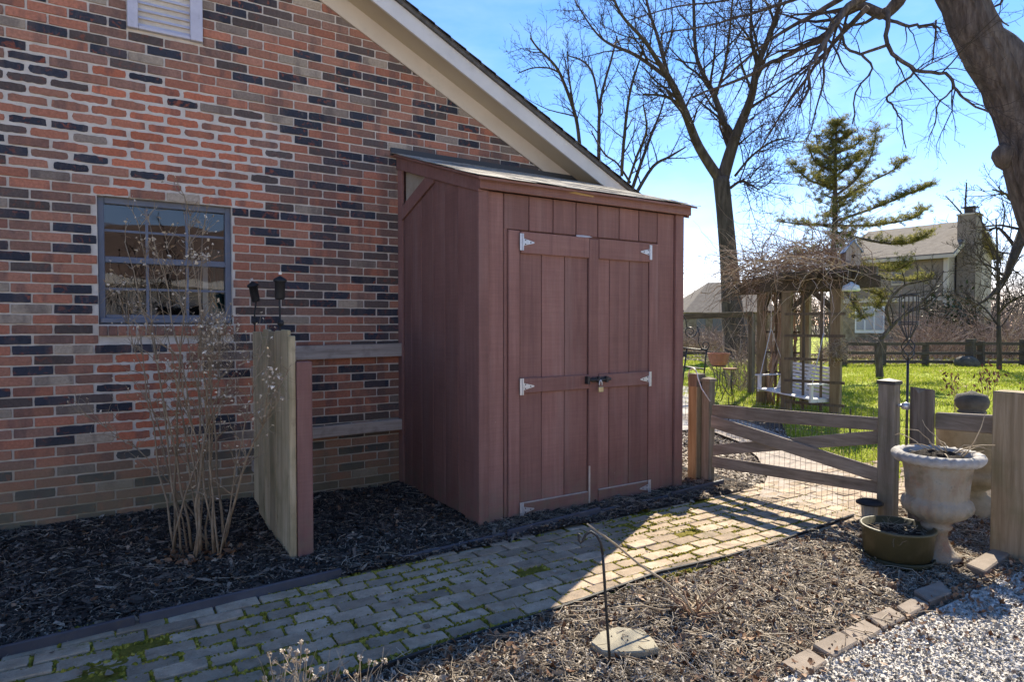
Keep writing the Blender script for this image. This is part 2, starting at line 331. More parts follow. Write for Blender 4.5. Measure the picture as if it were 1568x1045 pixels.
R_ = 900
sheet('ground', [(-R_, -R_), (R_, -R_), (R_, R_), (-R_, R_)], -.09, SOIL)
_lp = [tuple(gz(x, y)[:2]) for x, y in ((1120, 617), (1165, 624), (1195, 640), (1205, 664), (1262, 696), (1345, 742), (1400, 752))]
LAWN = [(8.2, -30), (60, -30), (60, 8.5), (31, 10.5), (27, 17), (18, 40), (5.5, 40), (5.5, 4.6)] + _lp
sheet('lawn', LAWN, -.035, TURF)
FARLAWN = [(33, 14), (70, 8), (90, 60), (30, 70)]
sheet('neighbour_lawn', FARLAWN, -.06, TURF)
bed_l = gridsheet('mulch_bed', -3.2, 5.3, -1.98, .02, .05, lambda X, Y: .004 + .03 * (hnoise(X, Y, 2.3, 1) - .5) + .018 * (hnoise(X, Y, 7, 2) - .5) + .07 * np.clip((Y + .75) / .75, 0, 1) * np.clip((1.6 - X) / 1.0, 0, 1) * .9, DARKSOIL); kind(bed_l, 'structure')
def bedL(x, y): return .004 + .03 * (hnoise(x, y, 2.3, 1) - .5) + .018 * (hnoise(x, y, 7, 2) - .5) + .07 * np.clip((y + .75) / .75, 0, 1) * np.clip((1.6 - x) / 1.0, 0, 1) * .9
def bedR(x, y): return -.005 + .045 * (hnoise(x, y, 1.9, 3) - .5) + .02 * (hnoise(x, y, 8, 4) - .5)
bed_r = gridsheet('leaf_litter_bed', .2, 7.6, -6.6, PATH_Y0 + .01, .06, bedR, LITTERSOIL); kind(bed_r, 'structure')
bed_b = gridsheet('litter_bed_beyond_gate', 4.6, 10.4, -1.9, 5.0, .08, lambda X, Y: -.055 + .02 * (hnoise(X, Y, 1.9, 5) - .5), LITTERSOIL); kind(bed_b, 'structure')
GRAV = [(2.25, -4.16), (5.05, -4.22), (6.6, -4.3), (11, -8), (12, -12.5), (-12, -12.5), (-10, -6.5), (.2, -6.2), (1.6, -5.0)]
def inpoly(P, x, y):
    c = np.zeros(len(x), bool); n = len(P)
    for i in range(n):
        x1, y1 = P[i]; x2, y2 = P[(i + 1) % n]
        cond = ((y1 > y) != (y2 > y)) & (x < (x2 - x1) * (y - y1) / (y2 - y1 + 1e-12) + x1); c ^= cond
    return c
sheet('gravel_drive', GRAV, .026, GRAVELSOIL)
CONC = rough_mat('pale_concrete_walk', [(.3, (.36, .33, .29)), (.7, (.46, .43, .385))], 3, .9, 90, .4, .004, over=[((.22, .19, .15), 2, .55, .75, .5)])
sheet('concrete_walk', [(6.2, .9), (7.4, .7), (9.6, 2.4), (12.5, 5.2), (11.6, 6.2), (5.6, 3.2)], -.002, CONC)

# ------------------------------------------------------------------ path of pavers with mossy joints
def moss_mat():
    t = NT('moss_and_grit'); q = t.pos((1, 1, 1), rnd=False); n1 = t.noise(q, 1.9, 6, .62); n2 = t.noise(q, 70, 5, .7)
    moss = t.ramp(n2, [(.3, (.085, .078, .016)), (.55, (.18, .15, .026)), (.75, (.32, .25, .05))]); grit = t.ramp(n2, [(.3, (.035, .029, .023)), (.7, (.14, .115, .09))])
    return t.fin(t.mix(t.rng(n1, .26, .42), grit, moss), .95, .1, n2, .9, .01)
MOSS = moss_mat()
def jointh(X, Y):
    return -.016 + .010 * (hnoise(X, Y, 1.7, 11) - .35) + .010 * (hnoise(X, Y, 22, 12) - .5) + .006 * (hnoise(X, Y, 60, 13) - .5)
path = gridsheet('brick_path', -1.6, 7.6, PATH_Y0 - .01, PATH_Y1 + .06, .022, jointh, MOSS); kind(path, 'structure', 'path of grey concrete pavers with mossy joints')
def paver_mat():
    t = NT('grey_concrete_paver'); q = t.pos((1, 1, 1), rnd=True); w = t.pos((1, 1, 1), rnd=False)
    c = t.ramp(t.noise(q, 9, 7, .65), [(.28, (.30, .228, .158)), (.5, (.44, .338, .238)), (.72, (.55, .435, .315))])
    c = t.mix(t.rng(t.noise(q, 75, 4, .75), .58, .72, 0, .75), c, (.66, .57, .47)); c = t.mix(t.rng(t.noise(q, 52, 4, .75), .60, .72, 0, .75), c, (.12, .10, .085))                     # pale grit in the concrete
    c = t.mix(t.rng(t.noise(q, 120, 3, .6), .62, .74, 0, .6), c, (.07, .062, .056))
    c = t.mix(t.rng(t.noise(w, 2.0, 6, .65), .50, .70, 0, .5), c, (.21, .165, .12))                    # tan dirt
    c = t.mix(t.math('MULTIPLY', t.rng(t.noise(w, 3.1, 6, .7), .56, .66), t.rng(t.noise(w, 26, 4, .7), .45, .62, 0, .8)), c, (.13, .125, .02))   # moss creeping over
    c = t.hsv(c, t.rng(t.node('ShaderNodeObjectInfo').outputs['Random'], 0, 1, .68, 1.2))
    c = t.mix(t.rng(t.noise(q, 5, 6, .7), .52, .68, 0, .45), c, (.16, .135, .11))
    return t.fin(c, .92, .2, t.noise(q, 130, 5, .75), .8, .005)
PAVER = paver_mat()
def paver_mesh(i, L=.217, W=.1035, T=.06):
    r = random.Random(100 + i); mb = MB(); pts = []
    for (sx, sy) in ((-1, -1), (0, -1), (1, -1), (1, 1), (0, 1), (-1, 1)):
        pts.append((sx * L / 2 + r.uniform(-.004, .004), sy * W / 2 + r.uniform(-.004, .004)))
    corner = []
    n = len(pts)
    for k in range(n):                                                    # knock each corner off
        p = Vector((*pts[k], 0)); a = Vector((*pts[k - 1], 0)); b = Vector((*pts[(k + 1) % n], 0)); c = r.uniform(.002, .008)
        if k in (1, 4): corner.append(p)
        else: corner += [p + (a - p).normalized() * c, p + (b - p).normalized() * c]
    m_ = len(corner); ch = .0045
    top = [Vector((p.x * (1 - 2 * ch / L), p.y * (1 - 2 * ch / W), r.uniform(-.0015, .0015))) for p in corner]; mid = [Vector((p.x + r.uniform(-.002, .002), p.y + r.uniform(-.002, .002), -ch + r.uniform(-.004, .003))) for p in corner]; bot = [Vector((p.x, p.y, -T)) for p in corner]
    mb.add(top + mid + bot, [tuple(range(m_))] + [(m_ + k, m_ + (k + 1) % m_, (k + 1) % m_, k) for k in range(m_)] + [(2 * m_ + k, 2 * m_ + (k + 1) % m_, m_ + (k + 1) % m_, m_ + k) for k in range(m_)])
    return mb.mesh('paver', PAVER)
PM = [paver_mesh(i) for i in range(12)]
PL, PW = .228, .1145
spots = []
row = 0; y = PATH_Y0 + PW * .5
rr = random.Random(5)
while y < PATH_Y1 + .02:
    off = (row % 2) * PL * .5 + rr.uniform(-.02, .02); x = -1.45 + off; drift = rr.uniform(-.008, .008)
    while x < 7.4:
        spots.append((x, y + drift + .02 * math.sin(x * .8 + row * .2), row)); x += PL + rr.uniform(-.002, .006)
    row += 1; y += PW
def nearness(p):
    v = Vector((p[0], p[1], 0)) - CP; d = v.dot(FW); return (abs(784 + CAM_F * v.dot(RT) / d - 784) < 850 and 522 - CAM_F * v.dot(UP) / d < 1080), d
ranked = sorted(spots, key=lambda p: (not nearness(p)[0], nearness(p)[1] if nearness(p)[1] > 0 else 99)); single = set(ranked[:285])
rest_v = MB()
for (x, y, r0) in spots:
    if rr.random() < .012: continue
    R = Matrix.Rotation(rr.gauss(0, .022), 4, 'Z') @ Matrix.Rotation(rr.gauss(0, .010), 4, 'X') @ Matrix.Rotation(rr.gauss(0, .007), 4, 'Y')
    z = rr.gauss(0, .003) - .002 + .012 * (float(hnoise(x, y, 1.1, 31)) - .5); me = rr.choice(PM); sc = (rr.uniform(.97, 1.005), rr.uniform(.96, 1.03), 1)
    edge = y > PATH_Y1 - .07 and rr.random() < .45
    if edge: sc = (sc[0] * rr.uniform(.55, .9), sc[1] * .8, 1); z -= .006
    M4 = Matrix.Translation((x, y, z)) @ R @ Matrix.Diagonal((*sc, 1))
    if (x, y, r0) in single:
        o = link('paver', me, path, (0, 0, 0)); o.matrix_local = M4
    else:
        rest_v.add([M4 @ v.co for v in me.vertices], [tuple(p.vertices) for p in me.polygons])
kind(rest_v.build('pavers_beyond', PAVER, path), 'stuff')
# cushions of moss swelling out of the joints
mx_, my_ = [], []
for r_ in range(row + 1):
    n_ = 1100; mx_.append(nr.uniform(-1.0, 5.4, n_)); my_.append(np.full(n_, PATH_Y0 + PW * r_) + nr.normal(0, .007, n_))
for (x, y, r0) in spots:
    if -1 < x < 5.4: mx_.append(x + PL / 2 + nr.normal(0, .006, 14)); my_.append(y + nr.uniform(-PW / 2, PW / 2, 14))
mx_ = np.concatenate(mx_); my_ = np.concatenate(my_) + .02 * np.sin(mx_ * .8); kk = (hnoise(mx_, my_, 1.6, 41) * .6 + hnoise(mx_, my_, 5, 42) * .4) > .30; mx_, my_ = mx_[kk], my_[kk]; n_ = len(mx_)
a_ = np.linspace(0, 2 * np.pi, 7)[:-1]; mv = np.array([(0, 0, 1)] + [(.55 * math.cos(a), .55 * math.sin(a), .72) for a in a_] + [(math.cos(a), math.sin(a), 0) for a in a_]); mf = [(0, 1 + j, 1 + (j + 1) % 6) for j in range(6)] + [(1 + j, 7 + j, 7 + (j + 1) % 6) for j in range(6)] + [(1 + j, 7 + (j + 1) % 6, 1 + (j + 1) % 6) for j in range(6)]
MOSSC = chips('moss_cushion', [(0, (.095, .09, .014)), (.5, (.19, .165, .024)), (.85, (.30, .245, .04)), (1, (.40, .32, .07))], .95, .05)
s_ = nr.uniform(.005, .016, n_); mv_, mf_ = scatter([(mv, np.array(mf))], np.stack([mx_, my_, np.full(n_, -.016)], 1), nr.uniform(0, 6.28, n_), nr.normal(0, .1, n_), nr.normal(0, .1, n_), np.stack([s_ * 1.3, s_, nr.uniform(.010, .023, n_)], 1))
kind(link('moss', fastmesh('moss', mv_, mf_, MOSSC, True)), 'stuff', 'yellow green moss cushions in the paver joints')
# the walk beyond the gate turns towards the lawn swing
sheet('paver_walk_beyond_gate', [tuple(gz(x, y)[:2]) for x, y in ((1160, 768), (1345, 808), (1360, 752), (1262, 702), (1200, 668), (1150, 648), (1095, 634), (1060, 628), (1040, 640), (1088, 660), (1130, 676), (1160, 700), (1175, 730))], .0, rough_mat('sunny_paver_walk', [(.3, (.30, .25, .20)), (.7, (.42, .36, .30))], 7, .95, 60, .5, .01, over=[((.14, .12, .03), 5, .6, .72, .6)]))

WALK2 = [tuple(gz(x, y)[:2]) for x, y in ((1160, 768), (1345, 808), (1360, 752), (1262, 702), (1200, 668), (1150, 648), (1095, 634), (1060, 628), (1040, 640), (1088, 660), (1130, 676), (1160, 700), (1175, 730))]
# ------------------------------------------------------------------ loose stuff on the beds
def tri(v, f): return (np.array(v, float), np.array(f, int))
CHIP = [tri([(-.5, -.5, 0), (.5, -.35, .1), (.42, .4, 0), (-.45, .5, .12), (-.4, 0, .8), (.4, .05, .7)], [(0, 1, 5), (0, 5, 4), (1, 2, 5), (2, 3, 4), (2, 4, 5), (3, 0, 4)]),
        tri([(-.5, -.2, 0), (.1, -.5, 0), (.5, .1, .2), (-.1, .5, .1), (0, 0, .9)], [(0, 1, 4), (1, 2, 4), (2, 3, 4), (3, 0, 4)]),
        tri([(-.5, -.5, .1), (0, -.4, 0), (.5, -.5, .3), (.5, .5, .2), (0, .5, 0), (-.5, .4, .3), (0, 0, .9)], [(0, 1, 6), (1, 2, 6), (2, 3, 6), (3, 4, 6), (4, 5, 6), (5, 0, 6)])]
LEAFT = [tri([(-.5, 0, .2), (-.15, -.3, 0), (.2, -.26, .08), (.55, 0, .3), (.2, .26, .02), (-.15, .3, .12), (0, 0, -.02)], [(0, 1, 6), (1, 2, 6), (2, 3, 6), (3, 4, 6), (4, 5, 6), (5, 0, 6)])]
PEB = []
for k in range(5):
    r0 = np.random.default_rng(k); v = np.array([(1, 0, 0), (0, 1, 0), (-1, 0, 0), (0, -1, 0), (0, 0, 1), (.7, .7, .1), (-.7, -.6, .2), (.6, -.7, -.1), (-.7, .7, 0)], float) * .5 * r0.uniform(.7, 1.25, (9, 1))
    PEB.append((v, np.array([(0, 5, 4), (5, 1, 4), (1, 8, 4), (8, 2, 4), (2, 6, 4), (6, 3, 4), (3, 7, 4), (7, 0, 4)])))
def twig_t(seed):
    r0 = np.random.default_rng(seed); n = 6; xs = np.linspace(-.5, .5, n); y = np.cumsum(r0.normal(0, .04, n)); z = np.abs(np.cumsum(r0.normal(0, .03, n))); vs = []; fs = []
    for i in range(n):
        for j in range(3): a = 2.1 * j; vs.append((xs[i], y[i] + .011 * math.cos(a), z[i] + .011 * math.sin(a)))
    for i in range(n - 1):
        for j in range(3):
            a, b, c, d = i * 3 + j, i * 3 + (j + 1) % 3, (i + 1) * 3 + (j + 1) % 3, (i + 1) * 3 + j; fs += [(a, b, c), (a, c, d)]
    return tri(vs, fs)
TWIG = [twig_t(i) for i in range(8)]
def strew(name, label, temps, mat, N, xr, yr, hf, L, W, T, tilt=.25, keep=None, zoff=0., parent=None, gamma=1.0):
    x = nr.uniform(*xr, N); y = nr.uniform(*yr, N)
    if keep is not None:
        k = keep(x, y); x, y = x[k], y[k]
    n = len(x); z = hf(x, y) + nr.uniform(0, .012, n) + zoff
    s = nr.uniform(0, 1, n) ** gamma
    sc = np.stack([L[0] + (L[1] - L[0]) * s, nr.uniform(*W, n) if W[0] > 0 else (L[0] + (L[1] - L[0]) * s), nr.uniform(*T, n) if T[0] > 0 else (L[0] + (L[1] - L[0]) * s)], 1)
    v, f = scatter(temps, np.stack([x, y, z], 1), nr.uniform(0, 6.283, n), nr.normal(0, tilt, n), nr.normal(0, tilt, n), sc)
    return kind(link(name, fastmesh(name, v, f, mat)), 'stuff', label)
BLACKCHIP = chips('black_mulch_chip', [(0, (.022, .018, .015)), (.5, (.058, .046, .038)), (.78, (.115, .09, .072)), (.92, (.22, .17, .13)), (1, (.40, .32, .24))])
BROWNCHIP = chips('weathered_mulch_chip', [(0, (.045, .036, .028)), (.3, (.125, .102, .08)), (.6, (.25, .212, .17)), (.85, (.42, .37, .305)), (1, (.58, .52, .44))])
LEAFM = chips('fallen_brown_leaf', [(0, (.12, .055, .028)), (.5, (.22, .12, .065)), (.8, (.34, .22, .14)), (1, (.48, .38, .27))], .7)
PEBM = chips('white_gravel_stone', [(0, (.14, .122, .10)), (.3, (.34, .315, .275)), (.65, (.51, .475, .425)), (1, (.69, .65, .59))], .8)
TWIGM = chips('dry_twig', [(0, (.14, .10, .07)), (.5, (.30, .24, .17)), (1, (.52, .45, .35))], .8)
notshed = lambda x, y: ~((x > 2.46) & (x < 4.62) & (y > -1.53)) & (y < -.01)
strew('black_mulch', 'black shredded bark mulch between the brick wall and the path', CHIP, BLACKCHIP, 95000, (-1.4, 5.2), (-1.97, 0), bedL, (.012, .065), (.004, .013), (.003, .011), .4, notshed, gamma=1.6)
strew('mulch_debris', 'dry twigs and leaf bits scattered over the black mulch', TWIG, TWIGM, 1700, (-1.2, 5.0), (-1.95, -.05), bedL, (.05, .22), (.05, .22), (.05, .2), .12, notshed, .01, gamma=2)
strew('mulch_chunks', 'larger bark chunks lying on the black mulch', CHIP, BLACKCHIP, 2600, (-1.3, 5.1), (-1.96, 0), bedL, (.05, .13), (.012, .034), (.008, .022), .3, notshed, .006, gamma=2)
strew('mulch_leaves', 'small curled brown leaves lying on the black mulch', LEAFT, LEAFM, 420, (-1.2, 5.0), (-1.95, -.03), bedL, (.02, .055), (.02, .05), (.02, .05), .5, notshed, .012)
strew('straw_bits', 'pale straw and twigs in the strip below the shed doors', TWIG, TWIGM, 900, (2.2, 5.2), (-1.92, -1.56), bedL, (.03, .16), (.03, .16), (.03, .16), .15, None, .012, gamma=1.6)
litk = lambda x, y: ~inpoly(GRAV, x, y) | (nr.random(len(x)) < .05)
strew('bark_litter', 'grey brown bark litter in the bed between path and gravel', CHIP, BROWNCHIP, 95000, (.3, 6.2), (-5.0, PATH_Y0 - .02), bedR, (.008, .06), (.003, .010), (.003, .011), .45, litk, gamma=1.5)
strew('litter_leaves', 'curled brown leaves among the bark litter beside the path', LEAFT, LEAFM, 2600, (.3, 6.2), (-4.6, PATH_Y0 - .02), bedR, (.02, .07), (.02, .06), (.02, .07), .7, litk, .01)
strew('litter_twigs', 'pale dry twigs lying among the bark litter beside the path', TWIG, TWIGM, 5200, (.3, 6.0), (-4.8, PATH_Y0 - .03), bedR, (.05, .30), (.05, .28), (.05, .28), .14, litk, .012, gamma=2.2)
strew('bark_litter_beyond_gate', 'sunny bark litter behind the shed and the gate', CHIP, BROWNCHIP, 26000, (4.7, 8.6), (-1.85, 3.4), lambda x, y: -.045 + 0 * x, (.03, .11), (.01, .03), (.006, .02), .4, lambda x, y: ~((x < 5.1) & (y > 1.0)) & ~inpoly(WALK2, x, y) & ~inpoly(LAWN, x, y), gamma=1.3)
strew('white_gravel', 'white and grey gravel in the lower right corner', PEB, PEBM, 62000, (1.6, 6.6), (-5.4, -4.12), lambda x, y: .022 + 0 * x, (.006, .021), (-1, 0), (-1, 0), 1.0, lambda x, y: inpoly(GRAV, x, y + .05 * (hnoise(x, y, 5, 8) - .5)), gamma=1.6)
strew('leaves_on_gravel', 'brown leaf bits scattered on the white gravel', LEAFT, LEAFM, 2600, (1.8, 6.4), (-5.4, -4.12), lambda x, y: .034 + 0 * x, (.015, .05), (.015, .045), (.015, .05), .6, lambda x, y: nr.random(len(x)) < np.clip(.12 + (y + 4.6) * 1.6, .08, 1))
strew('path_debris', 'dry leaf bits and twigs fallen on the pavers', TWIG + LEAFT, TWIGM, 520, (-.6, 6.5), (PATH_Y0, PATH_Y1), lambda x, y: .004 + 0 * x, (.02, .12), (.02, .08), (.015, .05), .1, None, .0, gamma=2)
# grass blades
gt = [tri([(-.06, 0, 0), (.06, 0, 0), (.10, .05, .6), (.02, .22, 1)], [(0, 1, 2), (0, 2, 3)]), tri([(-.06, 0, 0), (.06, 0, 0), (-.06, .08, .6), (-.02, .3, .95)], [(0, 1, 2), (0, 2, 3)])]
n = 230000; d_ = nr.uniform(0, 1, n) ** .75; ang = nr.uniform(-.35, .75, n); rr_ = 6.0 + 30 * d_
bx = CP.x + rr_ * (math.sin(CAM_TH) * np.cos(ang) + math.cos(CAM_TH) * np.sin(ang)); by = CP.y + rr_ * (math.cos(CAM_TH) * np.cos(ang) - math.sin(CAM_TH) * np.sin(ang))
k = inpoly(LAWN, bx, by) & (nr.random(n) < .25 + .75 * (hnoise(bx, by, .9, 21) > .25)); bx, by, rr_ = bx[k], by[k], rr_[k]; n = len(bx)
hgt = nr.uniform(.035, .075, n) * (1 + .5 * hnoise(bx, by, .5, 22)); wd = .06 + .004 * rr_
v, f = scatter(gt, np.stack([bx, by, np.full(n, -.037)], 1), nr.uniform(0, 6.283, n), nr.normal(0, .25, n), nr.normal(0, .25, n), np.stack([wd * .9, wd * .9, hgt], 1))
kind(link('grass', fastmesh('grass', v, f, BLADE)), 'stuff', 'bright green spring grass on the sunny lawn')

# ================================================================== THE BRICK HOUSE
house = thing('brick_house', 'house with a mottled red and black brick gable wall behind the shed', 'house', (2, 0, 0))
CH, BL = .0757, .25
WX0, WX1, WZ0, WZ1 = -.02, .93, 1.55, 2.535            # window opening
VX0, VX1, VZ0, VZ1 = .196, .722, 3.84, 4.72             # louvre vent
def rake(x): return 4.452 - .4945 * (x - 1.685)          # top edge of the brickwork
XC = 5.05
wall = MB()                                              # mortar bed, 12 mm behind the brick faces, with the window hole
def quadw(x0, x1, z0, z1, y=.0): wall.add([(x0, y, z0), (x1, y, z0), (x1, y, z1), (x0, y, z1)], [(0, 1, 2, 3)])
XL = -2.2
wall.add([(XL, 0, -.1), (WX0, 0, -.1), (WX0, 0, WZ0), (WX0, 0, WZ1), (WX0, 0, rake(WX0)), (XL, 0, 6.2)], [(0, 1, 2, 3, 4, 5)])
wall.add([(WX0, 0, -.1), (WX1, 0, -.1), (WX1, 0, WZ0), (WX0, 0, WZ0)], [(0, 1, 2, 3)])
wall.add([(WX0, 0, WZ1), (WX1, 0, WZ1), (WX1, 0, rake(WX1)), (WX0, 0, rake(WX0))], [(0, 1, 2, 3)])
wall.add([(WX1, 0, -.1), (XC, 0, -.1), (XC, 0, rake(XC)), (WX1, 0, rake(WX1)), (WX1, 0, WZ1), (WX1, 0, WZ0)], [(0, 1, 2, 3, 4, 5)])
for (a, b) in (((WX0, WZ0), (WX0, WZ1)), ((WX0, WZ1), (WX1, WZ1)), ((WX1, WZ1), (WX1, WZ0)), ((WX1, WZ0), (WX0, WZ0))):   # reveals
    wall.add([(a[0], 0, a[1]), (b[0], 0, b[1]), (b[0], .12, b[1]), (a[0], .12, a[1])], [(0, 1, 2, 3)])
wl_ = wall.build('wall', MORTAR, house)
side = MB(); side.bb(XC - .02, XC, .01, 9, -.1, 2.75); side.build('side_wall', FARBRICK, house)
fw_ = MB(); fw_.bb(-8, XL, .002, .25, -.1, 2.9); fw_.prism([(-8, .002, 2.9), (XL, .002, 2.9), (XL, .002, 6.15), (-2.6, .002, 6.2)], (0, .2, 0)); fw_.build('wall_end', FARBRICK, house)
def brick_mesh(i, rag=0.):
    r = random.Random(300 + i); L, Hh, D = .5, .5, 1.0; mb = MB(); pts = []
    nx, nz = 8, 2
    for k in range(nx): pts.append((-.5 + k / nx, -.5))
    for k in range(nz): pts.append((.5, -.5 + k / nz))
    for k in range(nx): pts.append((.5 - k / nx, .5))
    for k in range(nz): pts.append((-.5, .5 - k / nz))
    o = []
    for (a, b) in pts:
        ja, jb = (.006 + rag * .014), (.022 + rag * .045); crn = abs(a) > .49 and abs(b) > .49
        o.append((a * (1 - (.012 + rag * .02 if crn else 0)) + r.uniform(-ja, ja) * (.4 if abs(a) < .49 else 1), b * (1 - (.03 + .12 * rag if crn else 0)) + r.uniform(-jb, jb)))
    n_ = len(o); f = [Vector((a * (1 - .014), -.0085 + r.uniform(-.001, .001), b * (1 - .05))) for a, b in o]; c = [Vector((a, -.0055, b)) for a, b in o]; bk = [Vector((a, .03, b)) for a, b in o]
    mb.add(f + c + bk, [tuple(range(n_))] + [(n_ + k, n_ + (k + 1) % n_, (k + 1) % n_, k) for k in range(n_)] + [(2 * n_ + k, 2 * n_ + (k + 1) % n_, n_ + (k + 1) % n_, n_ + k) for k in range(n_)])
    return mb.mesh('brick', BRICK_O)
BMN = [brick_mesh(i) for i in range(10)]; BMR = [brick_mesh(40 + i, 1.0) for i in range(10)]
PAL = [((.40, .158, .098), .25), ((.36, .165, .108), .22), ((.27, .145, .105), .14), ((.040, .043, .056), .19), ((.105, .080, .070), .11), ((.38, .30, .225), .05), ((.25, .19, .15), .04)]
def smear(x, z):                                          # where mortar was spread wide over repaired courses
    g = lambda cx, cz, sx, sz: math.exp(-((x - cx) / sx) ** 2 - ((z - cz) / sz) ** 2)
    return max(g(.25, 3.05, .95, .42), g(-.35, 3.25, .4, .3), g(.9, 2.95, .5, .4), g(.42, 1.05, .40, .36), g(.35, .62, .28, .22), .9 * g(.5, 2.66, .75, .10)) + rng.uniform(-.18, .18)
bricks = []
for r in range(-21, 46):
    z0 = WZ0 + r * CH; z1 = z0 + CH; zc = (z0 + z1) / 2
    k0 = XL + .02 + (BL / 2 if r % 2 else 0)
    xs = []; x = k0 - BL
    while x < XC: xs.append((x, x + BL)); x += BL
    for (a, b) in xs:
        segs = [(max(a, XL), min(b, XC))]
        hole = []
        if z1 > WZ0 - .09 and z0 < WZ1 - .01: hole.append((WX0, WX1))
        if z1 > VZ0 + .01 and z0 < VZ1: hole.append((VX0, VX1))
        for (h0, h1) in hole:
            ns = []
            for (s0, s1) in segs:
                if s1 <= h0 or s0 >= h1: ns.append((s0, s1)); continue
                if s0 < h0: ns.append((s0, h0))
                if s1 > h1: ns.append((h1, s1))
            segs = ns
        for (s0, s1) in segs:
            xm = (s0 + s1) / 2
            top = rake(s0) + .02
            if s1 - s0 < .045 or z0 > top or xm > 5 or (xm > 2.62 and zc < 2.75): continue
            bricks.append((s0, s1, z0, z1))
def area(bk):
    v = Vector(((bk[0] + bk[1]) / 2, 0, (bk[2] + bk[3]) / 2)) - CP; d = v.dot(FW); u = 784 + CAM_F * v.dot(RT) / d; w = 522.5 - CAM_F * v.dot(UP) / d
    return 1e3 + d if (u < -10 or w < -8 or d < 0) else d - 1.2 * min(bk[1] - bk[0], .2)
order = sorted(range(len(bricks)), key=lambda i: area(bricks[i])); singles = set(order[:296])
rv_, rf_, rc_ = [], [], []
for i, (x0, x1, z0, z1) in enumerate(bricks):
    xm, zm = (x0 + x1) / 2, (z0 + z1) / 2; sm = smear(xm, zm); rag = sm > .42
    w = [p[1] for p in PAL]
    if rag and .0 < xm < 1.15: w = [.62, .2, .08, .05, .05, 0, .0]
    if xm > 1.3: w[3] *= 1.15; w[4] *= 1.2
    c = Vector(rng.choices([p[0] for p in PAL], w)[0]) * rng.uniform(.82, 1.2)
    if rag and .0 < xm < 1.15 and c.x > .2: c = Vector((c.x * 1.15, c.y * .95, c.z * .85))
    jl = .0120; jz = .0118
    if rag: jl = rng.uniform(.016, .034); jz = rng.uniform(.016, .027)
    sx, sz = (x1 - x0 - jl), (z1 - z0 - jz); me = rng.choice(BMR if rag else BMN)
    flip = -1 if False else 1
    M4 = Matrix.Translation((xm + rng.uniform(-.002, .002), rng.uniform(-.003, .002) + (.004 if rag else 0), zm + rng.uniform(-.0015, .0015))) @ Matrix.Rotation(rng.gauss(0, .004), 4, 'Y') @ Matrix.Diagonal((sx, 1, sz, 1))
    if i in singles:
        o = link('brick', me, wl_, (0, 0, 0)); o.matrix_local = M4; o.color = (*c, 1)
    else:
        b = len(rv_); rv_ += [M4 @ v.co for v in me.vertices]; rf_ += [tuple(q + b for q in p.vertices) for p in me.polygons]; rc_ += [(*c, 1)] * len(me.vertices)
me = bpy.data.meshes.new('brick_courses'); me.from_pydata(rv_, [], rf_); ca = me.color_attributes.new('Col', 'FLOAT_COLOR', 'POINT'); ca.data.foreach_set('color', np.array(rc_, dtype=np.float32).ravel()); me.materials.append(BRICK_A)
kind(link('brick_courses', me, wl_), 'stuff')
# window
win = MB(); FRX = .045
win.bb(WX0, WX0 + FRX, .05, .13, WZ0 + .004, WZ1); win.bb(WX1 - FRX, WX1, .05, .13, WZ0 + .004, WZ1); win.bb(WX0 + FRX, WX1 - FRX, .05, .13, WZ1 - .05, WZ1); win.bb(WX0 + FRX, WX1 - FRX, .05, .13, WZ0 + .004, WZ0 + .075)
wo = win.build('window', WINMETAL, house, bevel=.004)
ix0, ix1, iz0, iz1 = WX0 + FRX, WX1 - FRX, WZ0 + .075, WZ1 - .05; zm = (iz0 + iz1) / 2
MB().bb(ix0, ix1, .058, .10, zm - .024, zm + .024).build('meeting_rail', WINMETAL, wo, bevel=.003)
MB().bb(WX0 + .01, WX1 - .01, .02, .07, WZ0 + .012, WZ0 + .05).build('sill_track', WINMETAL, wo, bevel=.004)
for k in (1, 2):
    xx = ix0 + (ix1 - ix0) * k / 3
    for (a, b) in ((iz0, zm - .024), (zm + .024, iz1)): MB().bb(xx - .010, xx + .010, .078, .094, a, b).build('glazing_bar', WINMETAL, wo)
for (a, b) in ((iz0, zm - .024), (zm + .024, iz1)):
    q = (a + b) / 2; MB().bb(ix0, ix1, .0795, .0925, q - .009, q + .009).build('glazing_bar', WINMETAL, wo)
for (a, b, y_) in ((iz0, zm - .02, .098), (zm + .02, iz1, .086)):
    MB().add([(ix0, y_, a), (ix1, y_, a), (ix1, y_, b), (ix0, y_, b)], [(0, 1, 2, 3)]).build('pane', GLASS, wo)
for k in range(15):                                       # rowlock sill bricks
    a = WX0 - .005 + (WX1 - WX0 + .01) * k / 15; b = WX0 - .005 + (WX1 - WX0 + .01) * (k + 1) / 15; g = .007 if k not in (3, 4) else .016
    o = MB().prism([(a + g / 2, -.028, WZ0 - .088), (b - g / 2, -.028, WZ0 - .088 + rng.uniform(-.004, .004)), (b - g / 2, -.028, WZ0 - .012), (a + g / 2, -.028, WZ0 - .012 + rng.uniform(-.003, .003))], (0, .15, .0)).build('sill_brick', BRICK_O, wo, bevel=.004)
    c = Vector(rng.choices([p[0] for p in PAL[:5]], [.25, .3, .3, .05, .2])[0]) * .9; o.color = (*c, 1)
MB().bb(WX0 - .003, WX1 + .003, -.012, .05, WZ0 - .086, WZ0 - .004).build('sill_mortar', MORTAR, wo)
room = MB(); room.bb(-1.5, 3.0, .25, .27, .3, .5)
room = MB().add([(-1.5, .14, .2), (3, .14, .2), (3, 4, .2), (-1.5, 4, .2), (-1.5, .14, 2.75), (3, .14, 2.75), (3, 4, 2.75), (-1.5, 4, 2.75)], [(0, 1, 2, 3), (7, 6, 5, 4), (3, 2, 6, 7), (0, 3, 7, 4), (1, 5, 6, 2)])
room.build('room', DARKROOM, house)
